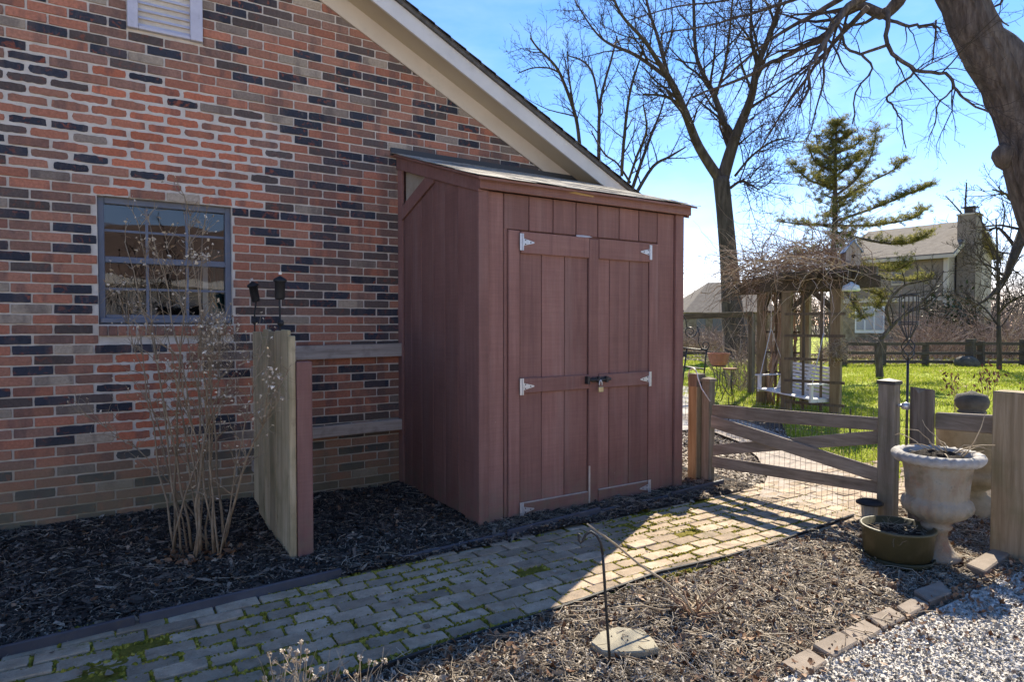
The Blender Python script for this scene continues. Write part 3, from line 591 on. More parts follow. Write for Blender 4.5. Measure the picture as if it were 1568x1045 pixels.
cu = MB(); cx = [(.80 + .012 * i, .26 + .018 * math.sin(i * 1.7)) for i in range(14)]
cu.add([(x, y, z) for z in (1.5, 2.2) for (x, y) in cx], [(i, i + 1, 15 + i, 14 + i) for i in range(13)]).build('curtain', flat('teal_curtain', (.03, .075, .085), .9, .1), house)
MB().bb(.735, .775, .25, .27, 1.5, 2.15).build('blind_edge', flat('white_blind', (.35, .36, .38), .7, .2), house)
# louvre vent
vent = MB().bb(VX0, VX0 + .072, -.045, .05, VZ0, VZ1).bb(VX1 - .09, VX1, -.045, .05, VZ0, VZ1).bb(VX0 + .072, VX1 - .09, -.035, .05, VZ0 + .004, VZ0 + .03)
vo = vent.build('vent', VENTPAINT, house, bevel=.004)
MB().bb(VX0 + .05, VX1 - .07, .045, .055, VZ0 + .01, VZ1).build('vent_screen', flat('vent_gap_shade', (.03, .025, .018), .9, .1), vo)  # near-black colour puts the shade between the louvres into the screen
for k in range(15):
    z = VZ0 + .05 + k * .058; Rm = Matrix.Rotation(math.radians(48), 3, 'X')
    MB().box(((VX0 + .072 + VX1 - .09) / 2, -.004, z), (VX1 - VX0 - .163, .042, .008), Rm).build('louvre', VENTPAINT, vo, bevel=.002)
# rake: frieze board, soffit, fascia, roof edge
sl = .4945; OH = .30
def rk(x, dz): return rake(x) + dz
XE = 5.38; XT = -2.6
def band(name, y0, y1, d0, d1, mat, xs=(XT, XE)):
    mb = MB(); return mb.prism([(xs[0], y0, rk(xs[0], d0)), (xs[1], y0, rk(xs[1], d0)), (xs[1], y0, rk(xs[1], d1)), (xs[0], y0, rk(xs[0], d1))], (0, y1 - y0, 0)).build(name, mat, house)
band('frieze_board', -.024, .02, -.012, .20, TRIM)
band('soffit', -OH, .02, .175, .195, SOFFIT)
band('rake_fascia', -OH - .022, -OH + .002, .145, .305, FASCIA, (XT, XE + .02))
rf = band('roof', -OH - .05, 9, .306, .345, SHINGLE, (XT, XE + .06))
for k in range(26):                                       # shingle ends stepping up the rake
    a = XE + .07 - k * .165; b = a - .30
    mb = MB().prism([(a, -OH - .062, rk(a, .345) - .004), (b, -OH - .062, rk(b, .345) + .001), (b, -OH - .062, rk(b, .345) + .012), (a, -OH - .062, rk(a, .345) + .028)], (0, .5, 0)); mb.build('shingle', SHINGLE, rf)
MB().bb(XC, XE + .03, -OH, 9, rk(XE, .16), rk(XE, .30)).build('eave_fascia', FASCIA, house)

# the pale sunlit house across the gravel drive, behind the camera and mirrored in the window
oh = thing('opposite_house', 'pale house across the gravel drive mirrored in the window glass', 'house', (-2, -14, 0))
MB().bb(-14, 10, -19, -13.2, -.2, 2.7).build('wall', rough_mat('cream_lap_siding', [(.3, (.76, .71, .63)), (.7, (.82, .77, .69))], 1, .8, 20, .2, stretch=(.3, .3, 14)), oh)
MB().prism([(-14.4, -12.7, 2.66), (10.4, -12.7, 2.66), (10.4, -16.1, 4.4), (-14.4, -16.1, 4.4)], (0, 0, .12)).build('roof', rough_mat('russet_roof_shingle', [(.3, (.10, .07, .06)), (.7, (.17, .12, .10))], 3, .95, 14, .5, .02), oh)
MB().bb(-14.4, 10.4, -12.74, -12.6, 2.6, 2.76).build('gutter', FASCIA, oh)
for xx in (-10, -6.5, -3, 1.2, 5): 
    w0 = MB().bb(xx, xx + 1.2, -13.25, -13.15, .9, 2.1).build('window', FASCIA, oh); MB().bb(xx + .08, xx + 1.12, -13.14, -13.13, .98, 2.02).build('pane', DARKROOM, w0)

# ================================================================== THE SHED
SX0, SX1, SY = 2.44, 4.63, -1.55
shed = thing('garden_shed', 'maroon lean-to garden shed with double doors against the brick wall', 'shed', (3.5, -.8, 0))
def fx(px, py=480): return gy(px, py, SY).x
def board(name, x0, x1, z0, z1, t=.02, y=SY, mat=None, parent=None, bev=.004, wav=0.):
    return MB().bb(x0, x1, y - t, y, z0, z1).build(name, mat or MAR, parent or shed, bevel=bev)
# body behind the boards (framing and sheathing)
core = MB().bb(SX0 + .03, SX1 - .02, SY + .012, -.02, .03, 2.5)
core.prism([(SX0 + .03, -.02, 2.5), (SX0 + .03, SY + .012, 2.5), (SX0 + .03, SY + .012, 2.58), (SX0 + .03, -.02, 3.08)], (SX1 - SX0 - .05, 0, 0)); core.build('sheathing', MAR, shed)
FB = 2.574
xc0, xc1, xa1, xj0, xj1 = SX0 - .03, 2.497, 2.648, 2.684, 2.792
board('corner_trim', xc0, xc1, -.02, FB, .04)
board('siding_board', xc1 + .001, xa1 - .003, .0, FB, .012); board('siding_board', xa1 + .003, xj0 - .002, .0, FB, .010)
dj = board('door_jamb', xj0, xj1 - .004, .0, 2.29, .030)
HX = [2.649, 2.886, 3.124, 3.362, 3.598, 3.841, 4.075, 4.304]
for a, b in zip(HX[:-1], HX[1:]): board('header_board', a + .004, b - .004, 2.297, FB, .014)
xr0, xr1, xr2 = 4.190, 4.306, 4.523
board('door_jamb', xr0 + .004, xr1, .0, 2.285, .026); board('siding_board', xr1 + .003, xr2 - .004, .02, FB, .012)
board('corner_trim', xr2, SX1, -.0, FB, .036)
# doors
def door(x0, x1, cuts, name):
    d = MB().bb(x0 + .003, x1 - .003, SY - .004, SY + .010, .03, 2.27).build('door', MAR, shed)
    ed = [x0] + cuts + [x1]
    for a, b in zip(ed[:-1], ed[1:]): board('door_board', a + .003, b - .003, .02, 2.275, .016, SY - .004, None, d, .003)
    for (z0, z1) in ((2.112, 2.283), (1.002, 1.122), (-.012, .118)): board('door_rail', x0, x1, z0, z1, .022, SY - .021, MARX, d, .004)
    return d
xm0, xm1 = 3.486, 3.591
dl = door(xj1, xm0 - .004, [3.004, 3.236], 'left'); dr = door(xm1 + .002, xr0, [3.724, 3.956], 'right')
board('meeting_stile', xm0, xm1, .012, 2.275, .032, SY - .004, None, dr, .004)
def hinge(parent, x, z, s):
    y = SY - .046
    h = MB().bb(x - .011, x + .011, y - .004, y, z - .066, z + .066); h.tube([(x + s * .016, y - .006, z - .066), (x + s * .016, y - .006, z + .066)], .007, 8)
    h.prism([(x + s * .016, y - .004, z - .030), (x + s * .125, y - .004, z - .005), (x + s * .125, y - .004, z + .005), (x + s * .016, y - .004, z + .030)], (0, .004, 0))
    hp = h.build('hinge', ZINC, parent)
    for (dx, dz) in ((.04, .016), (.04, -.016), (.09, 0)):
        p = Vector((x + s * dx, y - .0045, z + dz)); MB().tube([p, p + Vector((0, -.003, 0))], .0055, 7).build('screw', IRON, hp)
for z in (2.20, 1.055, .065): hinge(dl, xj1 - .004, z, 1); hinge(dr, xr0 + .004, z, -1)
BAREW = rough_mat('bare_worn_wood_edge', [(.3, (.40, .33, .27)), (.7, (.58, .50, .42))], 30, .8, 60, .3)
MB().bb(xj1 + .005, xm0 - .01, SY - .0405, SY - .022, .1185, .1235).build('worn_edge', BAREW, dl); MB().bb(xm1 + .01, xr0 - .01, SY - .0405, SY - .022, .1185, .1235).build('worn_edge', BAREW, dr)
MB().bb(xm0 + .001, xm0 + .018, SY - .0372, SY - .034, .02, .34).build('worn_edge', BAREW, dr)
fl = MB().add([(3.34, SY - .0425, 2.284), (3.40, SY - .0425, 2.278), (3.46, SY - .0425, 2.284), (3.52, SY - .037, 2.288), (3.50, SY - .02, 2.300), (3.44, SY - .0155, 2.303), (3.36, SY - .0155, 2.299)], [(0, 1, 2, 3, 4, 5, 6)]); fl.build('paint_flake', flat('pale_flaked_primer', (.70, .66, .60), .8, .2), shed)
# slide bolt across the meeting stile
lz = gy(908, 581, SY).z
lo = MB().bb(3.50, 3.66, SY - .062, SY - .052, lz - .02, lz + .02).build('slide_bolt', IRON, shed, bevel=.002)
MB().tube([(3.45, SY - .068, lz), (3.70, SY - .068, lz)], .012, 10).build('bolt_rod', IRON, lo, True)
MB().bb(3.435, 3.46, SY - .085, SY - .037, lz - .032, lz + .032).build('bolt_keeper', IRON, lo, bevel=.003)
for xx in (3.565, 3.655): MB().bb(xx - .012, xx + .012, SY - .084, SY - .052, lz - .026, lz + .026).build('bolt_guide', IRON, lo, bevel=.003)
pad = thing('padlock', 'small brass padlock hanging from the shed door bolt', 'padlock', (3.575, SY - .08, lz - .07))
MB().bb(3.55, 3.60, SY - .095, SY - .073, lz - .105, lz - .058).build('lock_body', BRASS, pad, bevel=.004)
MB().tube([(3.56 + .0 + .015 * (1 - math.cos(a)), SY - .084, lz - .06 + .045 * math.sin(a) + .012) for a in [math.pi * i / 8 for i in range(9)]], .005, 6).build('shackle', ZINC, pad, True)
# side wall, seen from the left
def sy_(px): return gx(px, 450, SX0).y
YS = [-.02, -.125, -.287, -.514, -.754, -.983, -1.214, -1.351, -1.585]
def roofz(y): return 3.165 + y * (3.165 - 2.655) / 1.6      # under side of the roof deck
RB = .125                                                   # depth of the rake board
DIAG = [(-.10, 2.53), (-.78, 2.78)]
def sidetop(y):
    a = roofz(y) - RB + .02; b = 2.55 + (2.80 - 2.55) * (y + .10) / (-.68); return min(a, b)
def sboard(name, y0, y1, t=.012, z0=.02, mat=None, top=None):
    zt = (top or sidetop); ym = (y0 + y1) / 2; pts = [(SX0, y0, z0), (SX0, y1, z0), (SX0, y1, zt(y1)), (SX0, ym, zt(ym)), (SX0, y0, zt(y0))]
    return MB().prism(pts, (-t, 0, 0)).build(name, mat or MAR, shed, bevel=.003)
sboard('corner_trim', YS[1] + .02, YS[0] + .02, .026, .0, top=lambda y: roofz(y) - .05)
for a, b in zip(YS[1:7], YS[2:8]): sboard('siding_board', b + .0035, a - .0035)
sboard('corner_trim', SY - .036, YS[7], .024, -.02, top=lambda y: roofz(y) - RB + .02)
MB().prism([(SX0 - .012, .0, roofz(0) - RB), (SX0 - .012, SY - .05, roofz(SY - .05) - RB + .02), (SX0 - .012, SY - .05, roofz(SY - .05) - .004), (SX0 - .012, .0, roofz(0) - .004)], (-.028, 0, 0)).build('rake_board', MARX, shed, bevel=.004)
MB().prism([(SX0 - .012, -.105, 2.535), (SX0 - .012, -.80, 2.765), (SX0 - .012, -.80, 2.90), (SX0 - .012, -.105, 2.665)], (-.020, 0, 0)).build('brace_board', MARX, shed, bevel=.004)
MB().prism([(SX0 + .02, -.1, 2.6), (SX0 + .02, -.75, 2.78), (SX0 + .02, -.1, 3.06)], (.01, 0, 0)).build('gable_patch', rough_mat('bare_pale_plywood', [(.3, (.30, .25, .18)), (.7, (.42, .36, .28))], 8, .8, 50, .3), shed)
# eaves
ey = SY - .05
MB().bb(SX0 - .04, SX1 + .055, ey - .026, ey, 2.572, 2.668).build('eave_fascia', MARX, shed, bevel=.005)
MB().bb(SX0 - .02, SX1 + .0, ey, SY + .01, 2.60, 2.612).build('eave_soffit', MARX, shed)
MB().prism([(SX1 + .028, .0, roofz(0) - RB), (SX1 + .028, SY - .05, roofz(SY - .05) - RB + .02), (SX1 + .028, SY - .05, roofz(SY - .05) - .004), (SX1 + .028, .0, roofz(0) - .004)], (.024, 0, 0)).build('rake_board', MARX, shed)
MB().prism([(SX1 - .01, -.02, .02), (SX1 - .01, SY + .0, .02), (SX1 - .01, SY + .0, roofz(SY) - .03), (SX1 - .01, -.02, roofz(0) - .03)], (.036, 0, 0)).build('side_siding', MAR, shed)
sp = gy(890, 299, ey - .03); MB().prism([(sp.x - .13, ey - .0275, 2.628), (sp.x + .13, ey - .0275, 2.618), (sp.x + .14, ey - .0275, 2.628), (sp.x - .06, ey - .0275, 2.643)], (0, .002, 0)).build('bare_wood_split', flat('raw_split_wood', (.52, .36, .17), .8, .2), shed)
# roof deck and shingles
Y0r, Y1r = -.005, ey - .07
def rtop(y): return roofz(y) + .018
dk = MB().prism([(SX0 - .075, Y0r, roofz(Y0r)), (SX0 - .075, Y1r, roofz(Y1r)), (SX0 - .075, Y1r, rtop(Y1r)), (SX0 - .075, Y0r, rtop(Y0r))], (SX1 - SX0 + .16, 0, 0)).build('roof_deck', MARX, shed)
rs = random.Random(11); rows = 12; ex = (Y0r - Y1r) / rows
ra = math.atan2(3.165 - 2.655, 1.6)
for r in range(rows):
    yb = Y1r + ex * r; x = SX0 - .09 - (r % 2) * .14 - rs.uniform(0, .05)
    while x < SX1 + .09:
        w = .28; a = max(x, SX0 - .095 + rs.uniform(-.01, .01)); b = min(x + w - .006, SX1 + .10 + rs.uniform(-.012, .012)); x += w
        if b - a < .04: continue
        lift = rs.uniform(.0, .006); nose = rs.uniform(-.012, .012); L = ex * 1.5
        y0 = yb - .015 + nose; y1 = min(y0 + L, -.004); z0a = rtop(y0) + .007 + lift * rs.uniform(.3, 1.7); z0b = rtop(y0) + .007 + lift * rs.uniform(.3, 1.7); z1 = rtop(y1) + .005
        mb = MB().add([(a, y0, z0a), (b, y0 + rs.uniform(-.006, .006), z0b), (b, y1, z1), (a, y1, z1), (a, y0, z0a + .004), (b, y0, z0b + .004), (b, y1, z1 + .006), (a, y1, z1 + .006)], [(3, 2, 1, 0), (4, 5, 6, 7), (0, 1, 5, 4), (1, 2, 6, 5), (2, 3, 7, 6), (3, 0, 4, 7)])
        mb.build('shingle', OLDSHINGLE, dk)
MB().bb(SX0 - .10, SX1 + .1, -.03, -.0, roofz(0) + .0, roofz(0) + .07).build('roof_flashing', flat('dark_lead_flashing', (.05, .05, .052), .5, .4), shed)

# ================================================================== EDGING
def strip(name, label, pts, h, t, mat, zb=-.05, cat='edging', group=None, tops=None):
    mb = MB()
    for (a, b) in zip(pts[:-1], pts[1:]):
        a = Vector((*a, 0)); b = Vector((*b, 0)); mb.beam(a + Vector((0, 0, (h + zb) / 2)), b + Vector((0, 0, (h + zb) / 2)), t, h - zb)
    o = mb.build(name, mat, None, bevel=.003); return tag(o, label, cat, group)
G_E = 'slate plastic boards edging the black mulch'
for (a, b, h, dy, lab) in [((-1.5, -2.13), (.12, -2.035), .050, 0, 'slate edging board nearest the lower left corner, left of the joint'),
                            ((.14, -2.03), (1.22, -1.965), .048, .01, 'slate edging board below the shrub and the fence panel'),
                            ((1.62, -1.93), (2.46, -1.885), .030, 0, 'half buried slate edging board before the near shed corner'),
                            ((2.47, -1.905), (3.42, -1.815), .052, 0, 'slate edging board below the shed doors, left piece'),
                            ((3.44, -1.81), (4.22, -1.79), .030, 0, 'half buried slate edging board below the right shed door'),
                            ((4.26, -1.80), (5.05, -1.72), .050, 0, 'slate edging board between the far shed corner and the gate post')]:
    tag(MB().beam(Vector((*a, (h - .06) / 2)), Vector((*b, (h - .06) / 2)), .022, h + .06).build('edging_board', EDGING, None, bevel=.004), lab, 'edging', G_E)
ep = [(.3, -3.13), (.94, -3.13), (1.2, -3.10), (1.44, -3.075), (1.82, -3.075), (2.17, -3.06), (2.59, -3.03), (2.89, -3.0), (3.45, -3.03), (3.9, -3.04), (4.48, -3.02), (5.08, -2.98)]
mb = MB(); q = [Vector((x, y, .012 + .006 * math.sin(x * 3))) for x, y in ep]
mb.tube(q, .010, 6); 
for a, b in zip(q[:-1], q[1:]): mb.beam(a - Vector((0, 0, .03)), b - Vector((0, 0, .03)), .006, .06)
tag(mb.build('edging_strip', BLACKPL, None), 'thin black plastic edging strip between the pavers and the litter bed', 'edging')

# ================================================================== FENCE PANEL AND LEDGERS BY THE WALL
fp = thing('board_fence', 'short weathered board fence standing out from the brick wall', 'fence', (1.05, -.9, 0))
ys = [-.30, -.50, -.70, -.90, -1.10, -1.30, -1.49]
for i, (a, b) in enumerate(zip(ys[:-1], ys[1:])):
    zt = 1.50 + rng.uniform(-.012, .012); zb = [.10, .07, .03, .01, -.02, -.05][i] + rng.uniform(-.02, .02); off = .0 + (.004 if i % 2 else 0)
    MB().prism([(1.03 - off, a - .002, zb), (1.03 - off, b + .002, zb - .015), (1.03 - off, b + .002, zt), (1.03 - off, a - .002, zt + .004)], (.02, 0, 0)).build('fence_board', GREENWOOD, fp, bevel=.003)
MB().bb(1.018, 1.062, -1.545, -1.495, -.06, 1.475).build('end_board', GREENWOOD, fp, bevel=.004)
for z in (1.15, .35): MB().bb(1.056, 1.092, -1.49, -.06, z - .045, z + .045).build('back_rail', LEDGER, fp, bevel=.003)
MB().bb(1.066, 1.165, -1.56, -1.47, -.05, 1.305).build('end_post', MAR, fp, bevel=.005)['label'] = 'maroon painted end post'
for (z0, z1, lab) in ((1.238, 1.362, 'upper grey wooden rail across the brick wall, fence to shed'), (.530, .634, 'lower grey wooden rail across the brick wall, fence to shed')):
    o = MB().prism([(1.10, -.085, z0 - .006), (2.435, -.085, z0 + .008), (2.435, -.085, z1 + .008), (1.10, -.085, z1 - .006)], (0, .038, 0)).build('wall_rail', LEDGER, None, bevel=.004)
    tag(o, lab, 'rail', 'grey rails across the brick wall')
def spot(loc, lean, label, facing):
    t = thing('garden_spotlight', label, 'light', loc, 'black garden spotlights above the fence panel'); loc = Vector(loc)
    R = Matrix.Rotation(lean, 3, 'Y') @ Matrix.Rotation(.1, 3, 'X')
    def P(*a): return loc + Vector((0, 0, .30)) + R @ Vector(a)
    pr_ = [(r * .84, z * .9) for r, z in [(.0, -.075), (.034, -.075), (.040, -.06), (.040, .055), (.052, .062), (.054, .074), (.044, .085), (.018, .10), (.0, .108)]]
    mb = MB().lathe(pr_, (0, 0, 0), 18); mb.v = [tuple(P(*v)) for v in mb.v]; mb.build('lamp_head', BLACKPL, t, True)
    MB().tube([P(0, 0, .105), P(0, 0, .122)], .012, 8).build('cap_knob', ZINC, t)
    MB().tube([P(0, 0, -.07), loc + Vector((0, 0, .14)), loc + Vector((.0, 0, -.12))], [.007, .007, .006], 7).build('stake', BLACKPL, t)
    kn = MB().lathe([(0, -.022), (.018, -.018), (.024, 0), (.018, .018), (0, .022)], loc + Vector((.0, -.012, .07)), 12).build('swivel_joint', BLACKPL, t, True)
s1 = gx(398, 505, 1.03); s2 = gx(429, 507, 1.03)
spot((1.04, -.34, 1.50), -.20, 'tilted black garden spotlight above the fence panel, nearer the window', -1)
spot((1.04, -1.22, 1.49), .0, 'upright black garden spotlight above the fence panel, farther from the window', 1)

# ================================================================== GATE AND FENCE
def gxx(px, py): 
    f_ = max(0., min(1., (px - 1096) / 250)); return gx(px, py, 4.98 + .12 * f_)
gate = thing('garden_gate', 'low wooden crossbuck gate with wire mesh across the path', 'gate', (5.08, -2.4, 0))
def gbar(name, l, r, dx=0., th=.028):
    a0, a1, b0, b1 = gxx(1090, l[0]), gxx(1090, l[1]), gxx(1352, r[0]), gxx(1352, r[1]); s = Vector((dx, 0, 0))
    return MB().prism([a1 + s, b1 + s, b0 + s, a0 + s], (th, 0, 0)).build(name, GREYWOOD, gate, bevel=.004)
gbar('top_rail', (620, 640), (641, 661)); gbar('bottom_rail', (699, 716), (739, 758))
gbar('cross_brace', (636, 655), (719, 741), -.016, .024); gbar('cross_brace', (682, 698), (659, 680), .012, .014)
def postbox(name, x, y, w, d, z0, z1, mat, parent, cap=None, yaw=0.):
    R = Matrix.Rotation(yaw, 3, 'Z'); o = MB().box((x, y, (z0 + z1) / 2), (w, d, z1 - z0), R).build(name, mat, parent, bevel=.006)
    if cap:
        mb = MB(); h = w / 2 + .008; hd = d / 2 + .008
        vs = [(-h, -hd, z1 - .012), (h, -hd, z1 - .012), (h, hd, z1 - .012), (-h, hd, z1 - .012), (-h, -hd, z1 + .016), (h, -hd, z1 + .016), (h, hd, z1 + .016), (-h, hd, z1 + .016), (0, 0, z1 + .034)]
        mb.add([R @ Vector((a, b, 0)) + Vector((x, y, c)) for a, b, c in vs], [(3, 2, 1, 0), (0, 1, 5, 4), (1, 2, 6, 5), (2, 3, 7, 6), (3, 0, 4, 7), (4, 5, 8), (5, 6, 8), (6, 7, 8), (7, 4, 8)]).build('post_cap', cap, o)
    return o
lp = gx(1090, 738, 5.0)
postbox('gate_stile', 5.02, -1.555, .085, .10, .02, 1.0, GREYWOODZ, gate, GREYWOODZ)
postbox('gate_stile', 5.12, -3.225, .09, .125, -.03, 1.10, GREYWOODZ, gate, flat('dark_post_cap_wood', (.06, .055, .05), .6, .3))
wire = MB()
for i in range(34):
    y = -1.60 - i * .047; z1 = .88 + .015 * math.sin(i * .9); xx = 5.02 + .10 * (i / 33) + .022 + .012 * math.sin(i * .35)
    wire.tube([(xx, y, .04), (xx + .006, y + .004 * math.sin(i), .45), (xx, y, z1)], .0016, 3, False)
for k in range(9):
    z = .06 + k * .102; wire.tube([(5.02 + .10 * (i / 16) + .020 + .012 * math.sin(i * .7), -1.58 - i * .098, z + .01 * math.sin(i * .8 + k)) for i in range(17)], .0016, 3, False)
kind(wire.build('wire_mesh', WIRE, gate), 'stuff')
lt = MB().tube([(5.13, -3.29, .93), (5.13, -3.36, .93)], .012, 8).build('latch', ZINC, gate); MB().lathe([(0, -.03), (.028, -.022), (.034, 0), (.028, .022), (0, .03)], (5.13, -3.345, .93), 12).build('latch_knob', ZINC, lt, True)
gp = thing('gate_post', 'honey brown hinge post of the gate beside the shed', 'post', (4.98, -1.43, 0))
postbox('post', 4.99, -1.432, .12, .115, -.05, 1.03, TANWOOD, gp); postbox('post_top', 4.99, -1.432, .124, .12, .93, 1.06, OLDPOST, gp)
MB().tube([(4.915, -1.45 + .06 * math.cos(a), 1.03 + .085 * math.sin(a)) for a in [math.pi * i / 10 for i in range(11)]] + [(4.93, -1.55, .92), (4.97, -1.62, .80)], .006, 6).build('wire_loop', ZINC, gp, True)
# rough old post, rail and the big post on the right
rp = thing('split_post', 'rough split grey post with a worn top right of the gate', 'post', (5.12, -3.46, 0))
mb = MB(); pr_ = []
for k in range(9):
    z = -.05 + k * (1.12 / 8); pr_.append(z)
nn = 10; vs = []
r0 = random.Random(4)
prof = [(.055 * math.cos(a) * (1 + r0.uniform(-.12, .12)), .080 * math.sin(a) * (1 + r0.uniform(-.12, .12))) for a in [2 * math.pi * i / nn for i in range(nn)]]
for k, z in enumerate(pr_):
    for (a, b) in prof: vs.append((5.14 + a * (1 + .05 * math.sin(k * 1.3 + a * 40)), -3.455 + b * (1 - .02 * k * .3), z + (r0.uniform(-.035, .02) if k == 8 else 0)))
fs = [(k * nn + j, k * nn + (j + 1) % nn, (k + 1) * nn + (j + 1) % nn, (k + 1) * nn + j) for k in range(8) for j in range(nn)] + [tuple(range(8 * nn, 9 * nn))]
mb.add(vs, fs).build('post', OLDPOST, rp)
rl = MB().prism([(5.16, -3.53, .775), (5.12, -3.95, .80), (5.12, -3.95, .93), (5.16, -3.53, .90)], (.06, 0, 0)).build('fence_rail', GREYWOOD, None, bevel=.01); tag(rl, 'thick grey fence rail between the split post and the big post', 'rail')
rl = MB().prism([(5.2, -3.24, .50), (5.2, -3.42, .49), (5.2, -3.42, .53), (5.2, -3.24, .54)], (.03, 0, 0)).build('gate_stop', GREYWOOD, None); tag(rl, 'small grey stop block between gate and split post', 'rail')
bp = thing('fence_post', 'big weathered square post at the right edge beside the urn', 'post', (5.12, -4.06, 0))
postbox('post', 5.10, -4.06, .17, .225, -.05, 1.105, wood('sun_bleached_post_wood', [(.3, (.17, .125, .075)), (.5, (.28, .215, .14)), (.7, (.37, .30, .21))], 'z', 20, over=[((.12, .12, .055), 3, .45, .7, .6)], bs=.8), bp)

# ================================================================== URN, TUB, SOLAR LIGHT
TERRA = rough_mat('lichened_terracotta', [(.26, (.27, .125, .078)), (.38, (.27, .20, .14)), (.52, (.30, .26, .20)), (.75, (.37, .34, .285))], 5.5, .9, 70, .8, .008, stretch=(1, 1, .45), over=[((.30, .30, .26), 11, .48, .66, .8), ((.14, .13, .08), 6, .54, .68, .75), ((.10, .09, .07), 22, .6, .7, .7), ((.30, .13, .08), 5, .62, .70, .4)])
RIMST = rough_mat('grey_weathered_rim', [(.3, (.28, .27, .25)), (.7, (.46, .44, .42))], 14, .9, 90, .7, .006, over=[((.26, .15, .10), 12, .6, .75, .5)])
POTSOIL = rough_mat('potting_soil', [(.3, (.012, .009, .007)), (.7, (.05, .036, .026))], 40, .95, 90, 1, .02)
uc = Vector((4.63, -3.79, 0)); us = 1.0
urn = thing('garden_urn', 'weathered terracotta urn with a grey rolled rim by the fence', 'urn', uc)
US = .86
body = [(.0, .0), (.16, .0), (.165, .035), (.135, .05), (.12, .065), (.085, .11), (.072, .16), (.075, .19), (.10, .21), (.105, .225), (.085, .24), (.12, .265), (.19, .30), (.225, .335), (.232, .365), (.222, .395), (.200, .415), (.205, .43), (.212, .52), (.226, .60), (.238, .645), (.245, .655), (.20, .655), (.19, .60), (0, .60)]
body = [(r * US, z) for r, z in body]; ub = MB().lathe(body, uc, 96)
ub.v = [(uc.x + (v[0] - uc.x) * g_, uc.y + (v[1] - uc.y) * g_, v[2]) for v in ub.v for g_ in [1 + (.045 * abs(math.cos(10 * math.atan2(v[1] - uc.y, v[0] - uc.x))) if .255 < v[2] < .40 else (.012 * math.cos(24 * math.atan2(v[1] - uc.y, v[0] - uc.x)) if .42 < v[2] < .6 else 0)) + .008 * (hnoise(np.array([v[0] * 14]), np.array([v[2] * 14 + v[1] * 9]))[0] - .5)]]
ub.build('urn_body', TERRA, urn, True)
rim = []
for i in range(9): a = math.pi * i / 8; rim.append((.265 + .040 * math.sin(a), .645 + .03 - .032 * math.cos(a) * 1.0))
rimp = [(.235, .64)] + [(.262 + .043 * math.sin(a), .678 - .034 * math.cos(a)) for a in [math.pi * i / 8 for i in range(9)]] + [(.235, .705), (.225, .66)]
rimp = [(r * US, z) for r, z in rimp]; rb = MB(); n_ = 64
for (r, z) in rimp:
    for j in range(n_): an = 2 * math.pi * j / n_; w = 1 + .022 * math.cos(an * 32) * (1 if r > .27 * US else 0); rb.v.append((uc.x + r * w * math.cos(an), uc.y + r * w * math.sin(an), z + (.007 * math.cos(an * 32) if r > .27 * US else 0)))
rb.f = [(i * n_ + j, i * n_ + (j + 1) % n_, (i + 1) * n_ + (j + 1) % n_, (i + 1) * n_ + j) for i in range(len(rimp) - 1) for j in range(n_)]
rb.build('urn_rim', RIMST, urn, True)
def soil(c, r, z, parent, seed, h=.04):
    r0 = random.Random(seed); mb = MB(); n_ = 22; rings = 6; vs = [(c.x, c.y, z + h)]
    for k in range(1, rings + 1):
        for j in range(n_): a = 2 * math.pi * j / n_; q = r * k / rings; vs.append((c.x + q * math.cos(a), c.y + q * math.sin(a), z + h * (1 - (k / rings) ** 2) + r0.uniform(-.012, .018)))
    fs = [(0, 1 + j, 1 + (j + 1) % n_) for j in range(n_)] + [(1 + (k - 1) * n_ + j, 1 + k * n_ + j, 1 + k * n_ + (j + 1) % n_, 1 + (k - 1) * n_ + (j + 1) % n_) for k in range(1, rings) for j in range(n_)]
    return mb.add(vs, fs).build('soil', POTSOIL, parent)
soil(uc, .238 * US, .655, urn, 3, .055)
DRYSTEM = rough_mat('dry_pale_stem', [(.3, (.28, .21, .13)), (.7, (.48, .40, .29))], 20, .85, 90, .3)
def curl(mb, p, d, L, r, seg, rg, wig=.35, grav=0., n=4, taper=.35):
    p = Vector(p); d = Vector(d).normalized(); pts = [p.copy()]
    for i in range(seg):
        d = (d + Vector((rg.gauss(0, wig), rg.gauss(0, wig), rg.gauss(0, wig) - grav))).normalized(); p = p + d * (L / seg); pts.append(p.copy())
    mb.tube(pts, [r * (1 - (1 - taper) * i / seg) for i in range(seg + 1)], n, False); return pts
ds = thing('dead_stalks', 'dry pale stalks of a dead plant in the terracotta urn', 'plant', uc + Vector((0, 0, .69)))
r0 = random.Random(9)
for i in range(15):
    mb = MB(); a = r0.uniform(0, 6.28); q = r0.uniform(.0, .11); curl(mb, uc + Vector((.05 + q * math.cos(a), -.04 + q * math.sin(a), .685)), (math.cos(a) * .7, math.sin(a) * .7, .55), r0.uniform(.14, .38), .005, 7, r0, .22, .10); mb.build('stalk', DRYSTEM, ds, True)
tcn = Vector((4.40, -3.66, 0)); TUBM = rough_mat('olive_green_plastic', [(.3, (.062, .055, .026)), (.7, (.10, .09, .046))], 4, .5, 60, .2, over=[((.20, .17, .11), 7, .56, .75, .45)], spec=.4)
tub = thing('planter_tub', 'low round olive green planter tub in front of the urn', 'planter', tcn)
MB().lathe([(0, .01), (.188, .01), (.192, .05), (.200, .052), (.212, .205), (.220, .21), (.222, .225), (.206, .226), (.198, .17), (0, .17)], tcn, 36).build('tub_wall', TUBM, tub, True)
MB().lathe([(0, -.01), (.20, -.01), (.215, .035), (.207, .038), (.195, .012), (0, .012)], tcn, 36).build('saucer', rough_mat('dark_olive_saucer', [(.3, (.028, .03, .014)), (.7, (.05, .05, .026))], 5, .5, 60, .2), tub, True)
soil(tcn, .203, .165, tub, 5, .02)
tl = MB()
